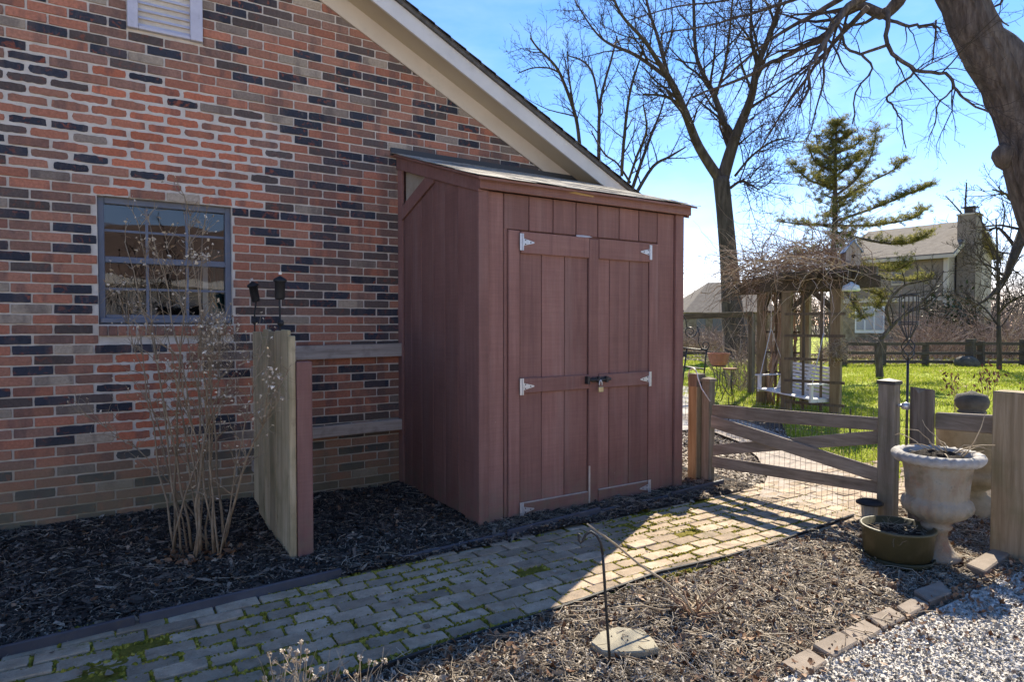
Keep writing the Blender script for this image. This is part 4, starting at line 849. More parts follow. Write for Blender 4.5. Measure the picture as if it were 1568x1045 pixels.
for i in range(110):
    a = r0.uniform(0, 6.28); q = .19 * math.sqrt(r0.random()); p = tcn + Vector((q * math.cos(a), q * math.sin(a), .185)); curl(tl, p, (r0.gauss(0, 1), r0.gauss(0, 1), .12), r0.uniform(.03, .16), .002, 4, r0, .3, .02, 3)
kind(tl.build('dry_litter', TWIGM, tub), 'stuff')
sl_ = gz(1331, 806, 0); sl_ = Vector((sl_.x, sl_.y, 0))
sol = thing('solar_light', 'small black capped solar path light beside the gate', 'light', sl_)
zt = gd(1331, 768, (sl_ - CP).dot(FW)).z
MB().lathe([(0, zt - .012), (.094, zt - .018), (.096, zt - .006), (.06, zt + .014), (.0, zt + .022)], sl_, 24).build('lamp_cap', BLACKPL, sol, True)
lens = rough_mat('ribbed_clear_plastic', [(.3, (.22, .20, .16)), (.7, (.42, .39, .33))], 30, .25, 200, .3, spec=.6, stretch=(1, 1, .1))
mb = MB(); n_ = 32
for (r, z) in ((.058, zt - .02), (.050, zt - .13), (.02, zt - .135)):
    for j in range(n_): an = 2 * math.pi * j / n_; q = r * (1 + .05 * (j % 2)); mb.v.append((sl_.x + q * math.cos(an), sl_.y + q * math.sin(an), z))
mb.f = [(i * n_ + j, i * n_ + (j + 1) % n_, (i + 1) * n_ + (j + 1) % n_, (i + 1) * n_ + j) for i in range(2) for j in range(n_)]; mb.build('lamp_lens', lens, sol)
MB().lathe([(0, zt - .15), (.055, zt - .15), (.057, zt - .128), (.0, zt - .126)], sl_, 20).build('lamp_ring', BLACKPL, sol); MB().tube([sl_ + Vector((0, 0, zt - .14)), sl_ + Vector((0, 0, -.08))], .012, 8).build('stake', BLACKPL, sol)

# ================================================================== HOOK, CANE, STONES
hb = gz(934, 1022, 0); hd = (hb - CP).dot(FW)
hook = thing('plant_hook', 'thin black shepherd hook standing in the litter bed', 'hook', hb)
hpts = [(935, 1030), (931, 975), (928, 930), (925, 880), (923, 850), (920, 832), (914, 821), (905, 815), (897, 819), (893, 828), (889, 832), (886.5, 828), (886.5, 818)]
MB().tube([gd(x, y, hd) for x, y in hpts[:5]], .0065, 8).build('hook_shaft', IRON, hook, True); MB().tube([gd(x, y, hd) for x, y in hpts[4:]], .0062, 8).build('hook_curl', IRON, hook, True)
cb = gz(1066, 948, 0); cd_ = (cb - CP).dot(FW)
cane = thing('rose_cane', 'long dry cane leaning out of a cut brown clump', 'plant', cb)
MB().tube([gd(1068, 950, cd_), gd(1045, 915, cd_ - .02), gd(1012, 887, cd_ - .05), gd(980, 866, cd_ - .08), gd(942, 834, cd_ - .12), gd(899, 803, cd_ - .18)], [.008, .0075, .007, .006, .0055, .004], 7).build('cane', DRYSTEM, cane, True)
CUT = rough_mat('cut_brown_stem', [(.3, (.16, .085, .05)), (.7, (.36, .24, .16))], 18, .85, 80, .3)
for i in range(12):
    mb = MB(); a = r0.uniform(0, 6.28); curl(mb, cb + Vector((r0.gauss(0, .035), r0.gauss(0, .035), -.01)), (math.cos(a), math.sin(a), r0.uniform(.5, 2.0)), r0.uniform(.10, .26), .007, 5, r0, .14, .05, 6, .6); mb.build('cut_stem', CUT, cane, True)
for i in range(9):
    mb = MB(); a = r0.uniform(0, 6.28); curl(mb, cb + Vector((r0.gauss(0, .05), r0.gauss(0, .05), .025)), (math.cos(a), math.sin(a), .12), r0.uniform(.25, .55), .006, 8, r0, .22, .015, 5, .5); mb.build('fallen_stem', DRYSTEM, cane, True)
def pebble_slab(name, poly, z, t, mat, label, cat, group=None, bev=.006):
    p = [Vector((a.x, a.y, z)) for a in poly]
    if (p[1] - p[0]).cross(p[2] - p[0]).z < 0: p.reverse()
    return tag(MB().prism([q - Vector((0, 0, t)) for q in p], (0, 0, t)).build(name, mat, None, bevel=bev), label, cat, group)
FLAG = rough_mat('buff_flagstone', [(.3, (.27, .24, .175)), (.7, (.38, .345, .26))], 5, .9, 90, .4, .004, over=[((.24, .17, .10), 7, .58, .72, .5)])
pebble_slab('flagstone', [gz(x, y, .03) for x, y in ((904, 984), (918, 968), (945, 960), (985, 964), (1000, 978), (1009, 992), (985, 998), (950, 1000), (922, 997))], .03, .035, FLAG, 'flat buff flagstone lying behind the thin black hook', 'stone')
EDGST = rough_mat('tan_concrete_block', [(.3, (.17, .135, .105)), (.7, (.29, .24, .195))], 8, .9, 130, .6, .005, rv=.15, over=[((.12, .10, .075), 5, .55, .72, .5)])
for (pts, lab) in [(((1193, 1012), (1232, 1034), (1268, 1010), (1237, 990)), 'first tan edging block from the bottom along the gravel'),
                   (((1243, 985), (1275, 1004), (1317, 980), (1283, 965)), 'second tan edging block from the bottom along the gravel'),
                   (((1287, 963), (1316, 985), (1352, 962), (1322, 946)), 'third and palest tan edging block along the gravel'),
                   (((1328, 943), (1353, 961), (1388, 944), (1362, 928)), 'fourth tan edging block from the bottom along the gravel'),
                   (((1372, 928), (1392, 943), (1424, 925), (1400, 913)), 'fifth tan edging block along the gravel, near the urn foot'),
                   (((1398, 905), (1423, 922), (1458, 908), (1440, 890)), 'sixth edging block along the gravel, half under litter'),
                   (((1478, 862), (1508, 874), (1547, 846), (1520, 838)), 'flat tan block at the foot of the big right post')]:
    pebble_slab('edging_block', [gz(x, y, .048) for x, y in pts], .048 + rng.uniform(-.007, .006), .07, EDGST, lab, 'block', 'tan blocks edging the gravel', .008)

# ================================================================== SHRUBS
BARK_S = rough_mat('tan_shrub_bark', [(.3, (.19, .135, .085)), (.7, (.36, .28, .19))], 14, .85, 90, .3)
BUD = chips('dry_flower_husk', [(0, (.34, .24, .15)), (.5, (.58, .48, .36)), (1, (.78, .70, .58))], .8)
def husk(mb, p, s, rg):
    p = Vector(p); vs = [p + Vector((rg.gauss(0, s), rg.gauss(0, s), rg.gauss(0, s))) for _ in range(5)]; mb.add(vs, [(0, 1, 2), (0, 2, 3), (0, 3, 4), (1, 2, 4), (1, 3, 4)])
sh = thing('bare_shrub', 'tall bare twiggy shrub with dried pale flower heads below the window', 'shrub', (.55, -1.05, 0))
rs = random.Random(21); husks = MB(); tw = MB()
targets = [(292, 330, 4.35), (215, 350, 4.35), (188, 372, 4.2), (330, 500, 4.1), (345, 480, 4.3), (240, 430, 4.4), (300, 410, 4.2), (255, 380, 4.5), (438, 575, 3.9), (330, 470, 4.2), (365, 560, 4.2), (205, 480, 4.4), (170, 420, 4.5), (270, 545, 4.1), (310, 360, 4.4), (140, 640, 4.3), (230, 345, 4.2), (400, 520, 4.2), (283, 300, 4.5)]
bases = [(262, 848), (272, 852), (283, 846), (300, 850), (308, 855), (318, 842), (330, 852), (340, 856), (336, 846), (292, 858)]
for i, (tx, ty, td) in enumerate(targets):
    b = gz(*bases[i % len(bases)], .0) + Vector((rs.gauss(0, .03), rs.gauss(0, .03), 0)); e = gd(tx, ty, td); mid = b.lerp(e, .45) + Vector((rs.gauss(0, .05), rs.gauss(0, .05), .18)); mid.x = mid.x * .7 + (b.x * .3)
    pts = []
    for k in range(11):
        t_ = k / 10; pts.append(b * (1 - t_) ** 2 + mid * 2 * t_ * (1 - t_) + e * t_ ** 2 + Vector((rs.gauss(0, .008), rs.gauss(0, .008), 0)))
    rad = rs.uniform(.006, .0115); mb = MB(); mb.tube(pts, [rad * (1 - .78 * k / 10) for k in range(11)], 6); mb.build('stem', BARK_S, sh, True)
    for j in range(13):
        k = rs.randint(3, 10); p = pts[k]; d = (pts[k] - pts[k - 1]).normalized() + Vector((rs.gauss(0, .75), rs.gauss(0, .75), rs.uniform(-.1, .5))); L = rs.uniform(.10, .34) * (1.15 - .05 * k)
        q = curl(tw, p, d, L, .0035, 5, rs, .14, -.02, 3)
        for w in range(rs.randint(2, 4)):
            pp = q[rs.randint(1, 5)]; q2 = curl(tw, pp, (pp - p).normalized() + Vector((rs.gauss(0, .7), rs.gauss(0, .7), rs.gauss(.1, .5))), rs.uniform(.04, .14), .002, 3, rs, .2, 0, 3)
            if rs.random() < .55: husk(husks, q2[-1], .006, rs)
for (cx, cy, sx, sy2, n_, dd) in [(330, 500, 26, 18, 150, 4.2), (325, 540, 30, 25, 90, 4.15), (180, 440, 15, 25, 26, 4.4), (305, 395, 14, 8, 34, 4.3), (415, 580, 16, 30, 30, 3.95), (255, 390, 40, 30, 40, 4.4), (370, 620, 28, 30, 20, 4.1)]:
    for i in range(n_):
        p = gd(rs.gauss(cx, sx * .6), rs.gauss(cy, sy2 * .6), dd + rs.gauss(0, .10)); husk(husks, p, .0075, rs)
        curl(tw, p, (rs.gauss(0, .5), rs.gauss(0, .5), -1), rs.uniform(.05, .22), .0016, 4, rs, .2, 0, 3)
kind(tw.build('twigs', BARK_S, sh), 'stuff'); kind(husks.build('flower_heads', BUD, sh), 'stuff')
lf = strew('leaf_pile', 'small heap of dry leaves round the foot of the bare shrub', LEAFT, LEAFM, 170, (.25, .85), (-1.35, -.85), bedL, (.03, .075), (.03, .06), (.03, .06), .7, lambda x, y: ((x - .52) ** 2 + (y + 1.1) ** 2) < .09 * nr.random(len(x)) ** .5, .015)
# dried flowers at the bottom edge
df = thing('dried_flowers', 'thin dry stalks with round pale seed heads at the bottom edge', 'plant', gz(470, 1110, 0)); hm = MB(); st = []
for (hx, hy) in [(412, 1004), (420, 1014), (432, 998), (441, 1006), (449, 1012), (461, 984), (459, 1015), (470, 998), (476, 1028), (481, 1038), (492, 1025), (418, 1030), (436, 1022), (427, 1038), (450, 1030), (405, 1040), (551, 1008), (566, 1014), (575, 1016), (589, 1013), (545, 1036), (560, 1040), (530, 1030), (455, 1000), (468, 1010), (444, 996)]:
    d_ = 2.55 + rs.gauss(0, .06); h = gd(hx, hy, d_); b = gz(455 if hx < 510 else 548, 1105, 0) + Vector((rs.gauss(0, .05), rs.gauss(0, .05), 0)); m1 = b.lerp(h, .5) + Vector((rs.gauss(0, .02), rs.gauss(0, .02), .02))
    MB().tube([b, m1, h], [.0022, .0018, .0013], 4, False).build('stalk', DRYSTEM, df)
    c = MB(); 
    for _ in range(26):
        u = Vector((rs.gauss(0, 1), rs.gauss(0, 1), rs.gauss(0, 1))).normalized() * rs.uniform(.006, .0105); husk(c, h + u, .0028, rs)
    c.build('seed_head', BUD, df)
for i in range(34):
    b = gz(rs.uniform(410, 600), 1090, 0); curl(hm, b, (rs.gauss(0, .3), rs.gauss(0, .3), 1), rs.uniform(.12, .26), .0018, 6, rs, .14, 0, 3)
kind(hm.build('dry_grass', DRYSTEM, df), 'stuff')

# ================================================================== PERGOLA, SWING, BIRD HOUSES
A = gz(1204, 627); B = gz(1279, 633); C_ = gd(1166, 612, 12.9); C_.z = 0; D_ = B + (C_ - A)
pg = thing('garden_arbor', 'old wooden arbor with square trellis over the lawn swing', 'arbor', (A + D_) / 2)
u = (B - A).normalized(); w_ = (C_ - A).normalized(); yaw = math.atan2(u.y, u.x)
for P_ in (A, B, C_, D_): postbox('post', P_.x, P_.y, .165, .165, -.06, 2.2, TANWOOD if P_ is not B else wood('tan_arbor_post', [(.3, (.17, .12, .07)), (.7, (.34, .26, .17))], 'z'), pg, None, yaw)
for (p, q) in ((A, B), (C_, D_)):
    for s in (-.1, .1): MB().beam(p - u * .45 + w_ * s + Vector((0, 0, 2.25)), q + u * .62 + w_ * s + Vector((0, 0, 2.27)), .045, .20).build('header_beam', DARKWOOD, pg, bevel=.006)
for k in range(8):
    p = A + u * ((B - A).length * (k / 7) * 1.5 - .25); MB().beam(p - w_ * .45 + Vector((0, 0, 2.41)), p + (C_ - A) + w_ * .4 + Vector((0, 0, 2.41)), .045, .13).build('rafter', DARKWOOD, pg, bevel=.005)
for (p, q, d) in ((A, C_, w_), (A, B, u)): 
    for (e, s) in ((p, 1), (q, -1)): MB().beam(e + d * s * .06 + Vector((0, 0, 1.82)), e + d * s * .42 + Vector((0, 0, 2.16)), .05, .09).build('knee_brace', DARKWOOD, pg)
TRW = wood('dark_trellis_wood', [(.3, (.07, .055, .04)), (.7, (.16, .125, .09))], 'z')
for fr in (.32, .68): p = A.lerp(B, fr) - w_ * .05; MB().beam(p + Vector((0, 0, .02)), p + Vector((0, 0, 2.15)), .05, .035, u).build('trellis_bar', TRW, pg)
for yy in (481.5, 514, 549, 582, 615):
    dA = (A - CP).dot(FW); dB = (B - CP).dot(FW); za = gd(1204, yy, dA).z; MB().beam(A - u * .08 - w_ * .09 + Vector((0, 0, za)), B + u * .1 - w_ * .09 + Vector((0, 0, za)), .03, .05).build('trellis_bar', TRW, pg)
for fr in (.33, .66): p = C_.lerp(D_, fr); MB().beam(p + Vector((0, 0, .3)), p + Vector((0, 0, 2.15)), .05, .035, u).build('trellis_bar', TRW, pg)
for z in (.6, 1.0, 1.4, 1.8): MB().beam(C_ + Vector((0, 0, z)), D_ + Vector((0, 0, z)), .03, .035).build('trellis_bar', TRW, pg)
sw = thing('porch_swing', 'white slatted bench swing hanging inside the wooden arbor', 'swing', gd(1215, 600, 11.8))
F0, F1 = gd(1161, 595, 12.3), gd(1240, 612, 11.15); T0, T1 = gd(1212, 549, 13.0), gd(1268, 554, 11.75); ax = (F1 - F0).normalized()
S0 = F0 + (T0 - F0) * .5; S0.z = F0.z + .0; bk = (T0 - F0); bk.z = 0; bk.normalize(); bk = (bk - ax * bk.dot(ax)).normalized(); dep = .46
for k in range(6): o_ = bk * (dep * k / 5); MB().beam(F0 + o_, F1 + o_, .07, .022).build('seat_slat', WHITEWOOD, sw, bevel=.003)
R0, R1 = F0 + bk * dep, F1 + bk * dep; upv = (Vector((0, 0, .50)) + bk * .22)
for k in range(8): o_ = upv * (.08 + .92 * k / 7); MB().beam(R0 + o_, R1 + o_, .02, .052, upv).build('back_slat', WHITEWOOD, sw, bevel=.003)
for p in (F0, F1, (F0 + F1) / 2):
    MB().beam(p - Vector((0, 0, .03)), p + bk * dep - Vector((0, 0, .03)), .04, .06).build('seat_bearer', WHITEWOOD, sw); MB().beam(p + bk * dep * 1.03 - Vector((0, 0, .04)), p + bk * dep * 1.03 + upv * 1.05, .04, .045).build('back_stile', WHITEWOOD, sw)
for p in (F0, F1):
    MB().beam(p + bk * .03, p + bk * .03 + Vector((0, 0, .24)), .05, .05, ax).build('arm_post', WHITEWOOD, sw); MB().beam(p - bk * .04 + Vector((0, 0, .255)), p + bk * (dep + .1) + Vector((0, 0, .265)), .10, .025).build('armrest', WHITEWOOD, sw)
    MB().tube([p + bk * .05 + Vector((0, 0, .26)), p + bk * .3 + Vector((0, 0, 1.15)), p + bk * .3 + Vector((0, 0, 1.85))], .009, 5).build('chain', ZINC, sw); MB().tube([p + bk * dep + upv * .8, p + bk * .3 + Vector((0, 0, 1.15))], .008, 5).build('chain', ZINC, sw)
bh = gd(1303, 408, 11.0); bird = thing('birdhouse', 'grey wooden birdhouse with a blue roof on top of the arbor', 'birdhouse', bh)
def hut(parent, c, w, h, roofh, ang, mw, mr, ov=.03, hole=True):
    R = Matrix.Rotation(ang, 3, 'Z'); T = lambda *a: Vector(c) + R @ Vector(a); hw = w / 2
    MB().prism([T(-hw, -hw, 0), T(hw, -hw, 0), T(hw, -hw, h), T(0, -hw, h + roofh), T(-hw, -hw, h)], R @ Vector((0, w, 0))).build('box', mw, parent)
    for s in (-1, 1):
        a = T(s * (hw + ov), -hw - ov, h - ov * roofh / hw); b = T(0, -hw - ov, h + roofh); n_ = Vector((0, 0, .018)); MB().prism([a, b, b + n_, a + n_] if s < 0 else [b, a, a + n_, b + n_], R @ Vector((0, w + 2 * ov, 0))).build('roof', mr, parent)
    if hole: MB().tube([T(0, -hw + .002, h * .62), T(0, -hw - .004, h * .62)], w * .13, 12).build('entrance_hole', flat('dark_hole', (.01, .01, .01), .9, .1), parent)
hut(bird, bh, .23, .26, .16, -.75, wood('silver_birdhouse_wood', [(.3, (.25, .21, .18)), (.7, (.44, .39, .35))], 'z'), flat('faded_blue_roof', (.20, .28, .42), .45, .4))
MB().tube([bh + Vector((0, 0, .40)), bh + Vector((0, 0, .50))], .02, 6).build('finial', IRON, bird)
MB().beam(bh - Vector((0, 0, .10)) - u * .25, bh - Vector((0, 0, .10)) + u * .4, .14, .16).build('perch_beam', DARKWOOD, bird)
b2 = gd(1303, 446, 10.7); bird2 = thing('hanging_feeder', 'small white and blue bird feeder hanging beside the arbor', 'feeder', b2)
MB().lathe([(0, 0), (.13, 0), (.14, .02), (.12, .09), (.05, .12), (.02, .15), (0, .155)], b2, 18).build('feeder_body', rough_mat('white_blue_glaze', [(.4, (.45, .58, .66)), (.6, (.75, .74, .68))], 9, .4, 40, .1, stretch=(1, 1, 3)), bird2, True); MB().tube([b2 + Vector((0, 0, .15)), b2 + Vector((0, 0, .45))], .004, 4).build('wire', IRON, bird2)
nb = gd(1281, 540, (B - CP).dot(FW) - .15); ne = thing('twig_nest', 'grey twig bundle tied to the right arbor post', 'nest', nb); mb = MB(); rs = random.Random(3)
for i in range(420):
    p = nb + Vector((rs.gauss(0, .07), rs.gauss(0, .07), rs.gauss(.02, .08))); curl(mb, p, (rs.gauss(0, 1), rs.gauss(0, 1), rs.gauss(0, .5)), rs.uniform(.08, .22), .004, 4, rs, .4, .05, 3)
kind(mb.build('twigs', TWIGM, ne), 'stuff'); MB().lathe([(0, -.15), (.05, -.14), (.09, -.1), (.10, -.09), (0, -.085)], nb, 14).build('bracket', TANWOOD, ne)
# the vine over the arbor
VINE = chips('tangled_vine_bark', [(0, (.13, .085, .055)), (.45, (.28, .19, .13)), (.8, (.44, .34, .25)), (1, (.58, .49, .39))], .85)
vi = thing('climbing_vine', 'tangle of bare brown vine heaped over the arbor roof', 'vine', C_); rs = random.Random(33); cen = (A + B + C_ + D_) / 4; vm = MB()
LV = (C_ - A).length
for i in range(620):
    a = rs.uniform(0, 6.28); q = math.sqrt(rs.random()); p = cen - u * .12 + u * (1.0 * q * math.cos(a)) + w_ * (1.1 * q * math.sin(a)) + Vector((0, 0, rs.uniform(2.36, 2.75 + .35 * (1 - q))))
    d = Vector((rs.gauss(0, 1), rs.gauss(0, 1), rs.gauss(.05, .4))); curl(vm, p, d, rs.uniform(.5, 1.5), rs.choice([.004, .006, .006, .009, .013]), 9, rs, .33, .05, 3)
for i in range(240):                                   # loose shoots waving up and out to the left
    p = cen - u * rs.uniform(-.7, 1.2) + w_ * rs.gauss(0, .8) + Vector((0, 0, rs.uniform(2.25, 3.0))); curl(vm, p, (-u * rs.uniform(-.6, 1) - RT * rs.uniform(-.3, 1.0) + Vector((rs.gauss(0, .3), rs.gauss(0, .3), rs.uniform(-.1, 1.0)))), rs.uniform(.6, 1.7), rs.choice([.004, .005, .007]), 10, rs, .24, .02, 3)
for i in range(46):                                    # hanging shoots
    p = cen + u * rs.uniform(-.9, .5) + w_ * rs.gauss(0, .8) + Vector((0, 0, 2.25)); curl(vm, p, (rs.gauss(0, .3), rs.gauss(0, .3), -1), rs.uniform(.5, 1.7), .006, 9, rs, .2, .03, 3)
kind(vm.build('shoots', VINE, vi), 'stuff')
for i in range(16):                                    # old stems up the left posts
    base = C_ + Vector((rs.gauss(.05, .10), rs.gauss(0, .10), -.05)) + u * rs.uniform(0, .35); mb = MB(); pts = [base]
    for k in range(9): pts.append(pts[-1] + Vector((rs.gauss(0, .05), rs.gauss(0, .05), .26)))
    mb.tube(pts, [rs.uniform(.014, .03)] * 10, 6); mb.build('stem', VINE, vi, True)

# ================================================================== IRON THINGS BEYOND THE GATE
pl = gd(1388, 690, 6.1); pl.z = 0; pdp = (pl - CP).dot(FW)
fpole = thing('feeder_pole', 'tall black iron pole with an open wire cage top', 'pole', pl)
zc0, zc1 = gd(1386, 497, pdp).z, gd(1386, 452, pdp).z; ztw = gd(1386, 535, pdp).z
MB().tube([pl, pl + Vector((0, 0, ztw - .10))], .0115, 10).build('pole', IRON, fpole, True)
c0 = pl + Vector((0, 0, 0))
for j in range(4):                                     # twisted basket below the cage
    pts = []
    for k in range(13): t_ = k / 12; a = j * math.pi / 2 + t_ * 2.6; q = .012 + .05 * math.sin(math.pi * t_); pts.append(c0 + Vector((q * math.cos(a), q * math.sin(a), ztw - .10 + .20 * t_)))
    MB().tube(pts, .006, 5).build('twist', IRON, fpole, True)
for j in range(7):
    a = 2 * math.pi * j / 7; q = .078; MB().tube([c0 + Vector((.015 * math.cos(a), .015 * math.sin(a), ztw + .10)), c0 + Vector((q * math.cos(a), q * math.sin(a), zc0)), c0 + Vector((q * math.cos(a), q * math.sin(a), zc1))], .005, 5).build('cage_bar', IRON, fpole)
for z in (zc0, zc1, zc0 + .02): MB().tube([c0 + Vector((.079 * math.cos(a), .079 * math.sin(a), z)) for a in [2 * math.pi * i / 18 for i in range(19)]], .006, 5).build('cage_ring', IRON, fpole)
fi = gd(1487, 690, 5.25); fi.z = 0
ped = thing('stone_urn', 'covered stone urn with a ball finial behind the fence rail', 'urn', fi); fdp = (fi - CP).dot(FW)
zz = lambda y: gd(1487, y, fdp).z
STONE = rough_mat('aged_buff_stone', [(.3, (.20, .165, .11)), (.7, (.36, .31, .22))], 6, .9, 70, .6, .006, over=[((.12, .12, .06), 4, .5, .7, .6)]); DKSTONE = rough_mat('dark_lichen_stone', [(.3, (.065, .06, .05)), (.7, (.15, .14, .115))], 9, .9, 80, .8, .008)
MB().lathe([(0, -.05), (.20, -.05), (.20, .12), (.12, .16), (.10, .20), (.19, .26), (.23, .30), (.235, .36), (.21, .38), (.24, .42), (.245, .72), (.25, zz(650)), (.20, zz(640)), (.12, zz(636)), (0, zz(634))], fi, 30).build('urn_body', STONE, ped, True)
ft = zz(599); fb = zz(632); MB().lathe([(0, fb), (.10, fb), (.10, fb + .015), (.085, fb + .02), (.112, fb + .05), (.122, fb + .095), (.105, ft - .03), (.04, ft - .012), (.02, ft), (0, ft + .004)], fi, 26, .03, 2).build('finial', DKSTONE, ped, True)
# red leaved stems
REDLEAF = chips('dry_russet_leaf', [(0, (.09, .032, .02)), (.6, (.19, .075, .045)), (1, (.32, .16, .10))], .7)
for (px, lab, seed, tops) in [(1475, 'thin stem with russet dry leaves left of the stone finial', 1, [(1455, 575), (1478, 590), (1463, 590)]), (1508, 'taller stem with russet dry leaves right of the stone finial', 2, [(1503, 565), (1525, 572), (1512, 580)]), (1570, 'russet leaved stem at the right picture edge above the post', 3, [(1566, 590)])]:
    b = gd(px, 690, 6.3); b.z = 0; t = thing('russet_stem', lab, 'plant', b, 'russet stems behind the fence'); rs = random.Random(seed); mb = MB(); lv = []
    for (tx, ty) in tops:
        e = gd(tx, ty, 6.3); pts = [b.lerp(e, k / 6) + Vector((rs.gauss(0, .02), rs.gauss(0, .02), 0)) for k in range(7)]; MB().tube(pts, [.006 - .0006 * k for k in range(7)], 5).build('stem', CUT, t, True)
        for i in range(16):
            p = e + Vector((rs.gauss(0, .05), rs.gauss(0, .05), rs.gauss(-.05, .06))); lv.append(p)
    v, f = scatter(LEAFT, np.array([tuple(p) for p in lv]), nr.uniform(0, 6.3, len(lv)), nr.normal(-.9, .5, len(lv)), nr.normal(0, .8, len(lv)), np.tile([.05, .03, .045], (len(lv), 1))); kind(link('leaves', fastmesh('leaves', v, f, REDLEAF), t), 'stuff')
# scrolled iron trellis, terracotta pot on a stand
TD = 9.6
tr = thing('iron_trellis', 'black iron garden trellis with scrolled top beside the shed', 'trellis', gd(1062, 630, TD))
def pt(x, y, d=TD): return gd(x, y, d)
for (nm, pts) in [('upright', [(1082, 537), (1078, 575)]), ('top_bar', [(1036, 532), (1082, 537)]), ('upright', [(1052, 533), (1046, 580), (1040, 640)]), ('upright', [(1028, 530), (1022, 640)]), ('cross_bar', [(1034, 560), (1080, 566)])]:
    MB().tube([pt(*p) for p in pts], .012, 6).build(nm, IRON, tr, True)
def spiral(cx, cy, r0_, turns, a0, sgn=1, n_=28): return [(cx + r0_ * (1 - .72 * k / n_) * math.cos(a0 + sgn * turns * 6.283 * k / n_), cy + r0_ * (1 - .72 * k / n_) * math.sin(a0 + sgn * turns * 6.283 * k / n_)) for k in range(n_ + 1)]
for pts in [spiral(1057, 508, 10, 1.4, 0), spiral(1080, 529, 8, 1.4, 3.1, -1), spiral(1034, 520, 9, 1.3, 1.0), [(1044, 480), (1050, 490), (1052, 502)], [(1068, 500), (1071, 512), (1069, 524), (1074, 534), (1084, 536)], [(1040, 488), (1047, 476), (1040, 472)]]:
    MB().tube([pt(*p) for p in pts], .009, 5).build('scroll', IRON, tr, True)
st_ = gz(1100, 608, 0); SDp = (st_ - CP).dot(FW)
stand = thing('plant_stand', 'curled black iron plant stand on the lawn edge', 'stand', st_); POTM = rough_mat('pink_terracotta', [(.3, (.36, .17, .11)), (.7, (.46, .24, .16))], 7, .85, 50, .3)
ptc = gd(1098, 543, SDp); z1 = gd(1098, 560, SDp).z
MB().tube([st_ + Vector((.15 * math.cos(a), .15 * math.sin(a), z1)) for a in [6.283 * i / 16 for i in range(17)]], .01, 5).build('ring', IRON, stand)
for j in range(4):
    a = j * 1.571 + .4; c_, s_ = math.cos(a), math.sin(a); MB().tube([st_ + Vector((.15 * c_, .15 * s_, z1)), st_ + Vector((.09 * c_, .09 * s_, z1 * .75)), st_ + Vector((.08 * c_, .08 * s_, z1 * .4)), st_ + Vector((.16 * c_, .16 * s_, .12)), st_ + Vector((.26 * c_, .26 * s_, .03)), st_ + Vector((.30 * c_, .30 * s_, .07)), st_ + Vector((.26 * c_, .26 * s_, .11))], .009, 5).build('leg', IRON, stand, True)
pot = thing('terracotta_pot', 'ribbed pink terracotta bowl pot on the iron plant stand', 'pot', Vector((st_.x, st_.y, z1)))
mb = MB(); n_ = 40; zt = gd(1098, 541, SDp).z
for (r, z) in ((.0, z1 - .02), (.13, z1 - .02), (.18, z1 + .08), (.215, zt - .04), (.23, zt - .035), (.235, zt), (.21, zt), (.20, zt - .04), (0, zt - .04)):
    for j in range(n_): an = 6.283 * j / n_; q = r * (1 + (.04 * (j % 2) if .1 < r < .22 else 0)); mb.v.append((st_.x + q * math.cos(an), st_.y + q * math.sin(an), z))
mb.f = [(i * n_ + j, i * n_ + (j + 1) % n_, (i + 1) * n_ + (j + 1) % n_, (i + 1) * n_ + j) for i in range(8) for j in range(n_)]; mb.build('bowl', POTM, pot)
st2 = gz(1117, 616, 0); s2d = (st2 - CP).dot(FW); z2 = gd(1112, 564, s2d).z
stl = thing('iron_stool', 'small round brown topped iron stool beside the terracotta pot', 'stool', st2)
MB().lathe([(0, z2 - .03), (.13, z2 - .03), (.14, z2), (0, z2 + .004)], st2, 20).build('seat', rough_mat('rusty_brown_top', [(.3, (.18, .085, .04)), (.7, (.28, .15, .08))], 9, .8, 60, .3), stl)
for j in range(3):
    a = j * 2.094 + .3; c_, s_ = math.cos(a), math.sin(a); MB().tube([st2 + Vector((.11 * c_, .11 * s_, z2 - .03)), st2 + Vector((.05 * c_, .05 * s_, z2 * .5)), st2 + Vector((.17 * c_, .17 * s_, .0))], .009, 5).build('leg', IRON, stl, True)
# low wire fence along the bed
wf = MB(); P0, P1 = gz(1040, 640), gz(1346, 668)
P1 = gz(1420, 690)
for i in range(60): p = P0.lerp(P1, i / 59); wf.tube([p, p + Vector((0, 0, .34 + .02 * math.sin(i * 1.7)))], .003, 3, False)
for z in (.06, .17, .26, .34): wf.tube([P0.lerp(P1, i / 20) + Vector((0, 0, z + .01 * math.sin(i * 2.3))) for i in range(21)], .003, 3, False)
wfo = thing('wire_fence', 'low rusty wire mesh fence along the lawn bed behind the gate', 'fence', P0); kind(wf.build('wire_mesh', WIRE, wfo), 'stuff')
for i in range(5): p = P0.lerp(P1, i / 4); MB().tube([p - Vector((0, 0, .05)), p + Vector((0, 0, .42))], .008, 5).build('stake', IRON, wfo)

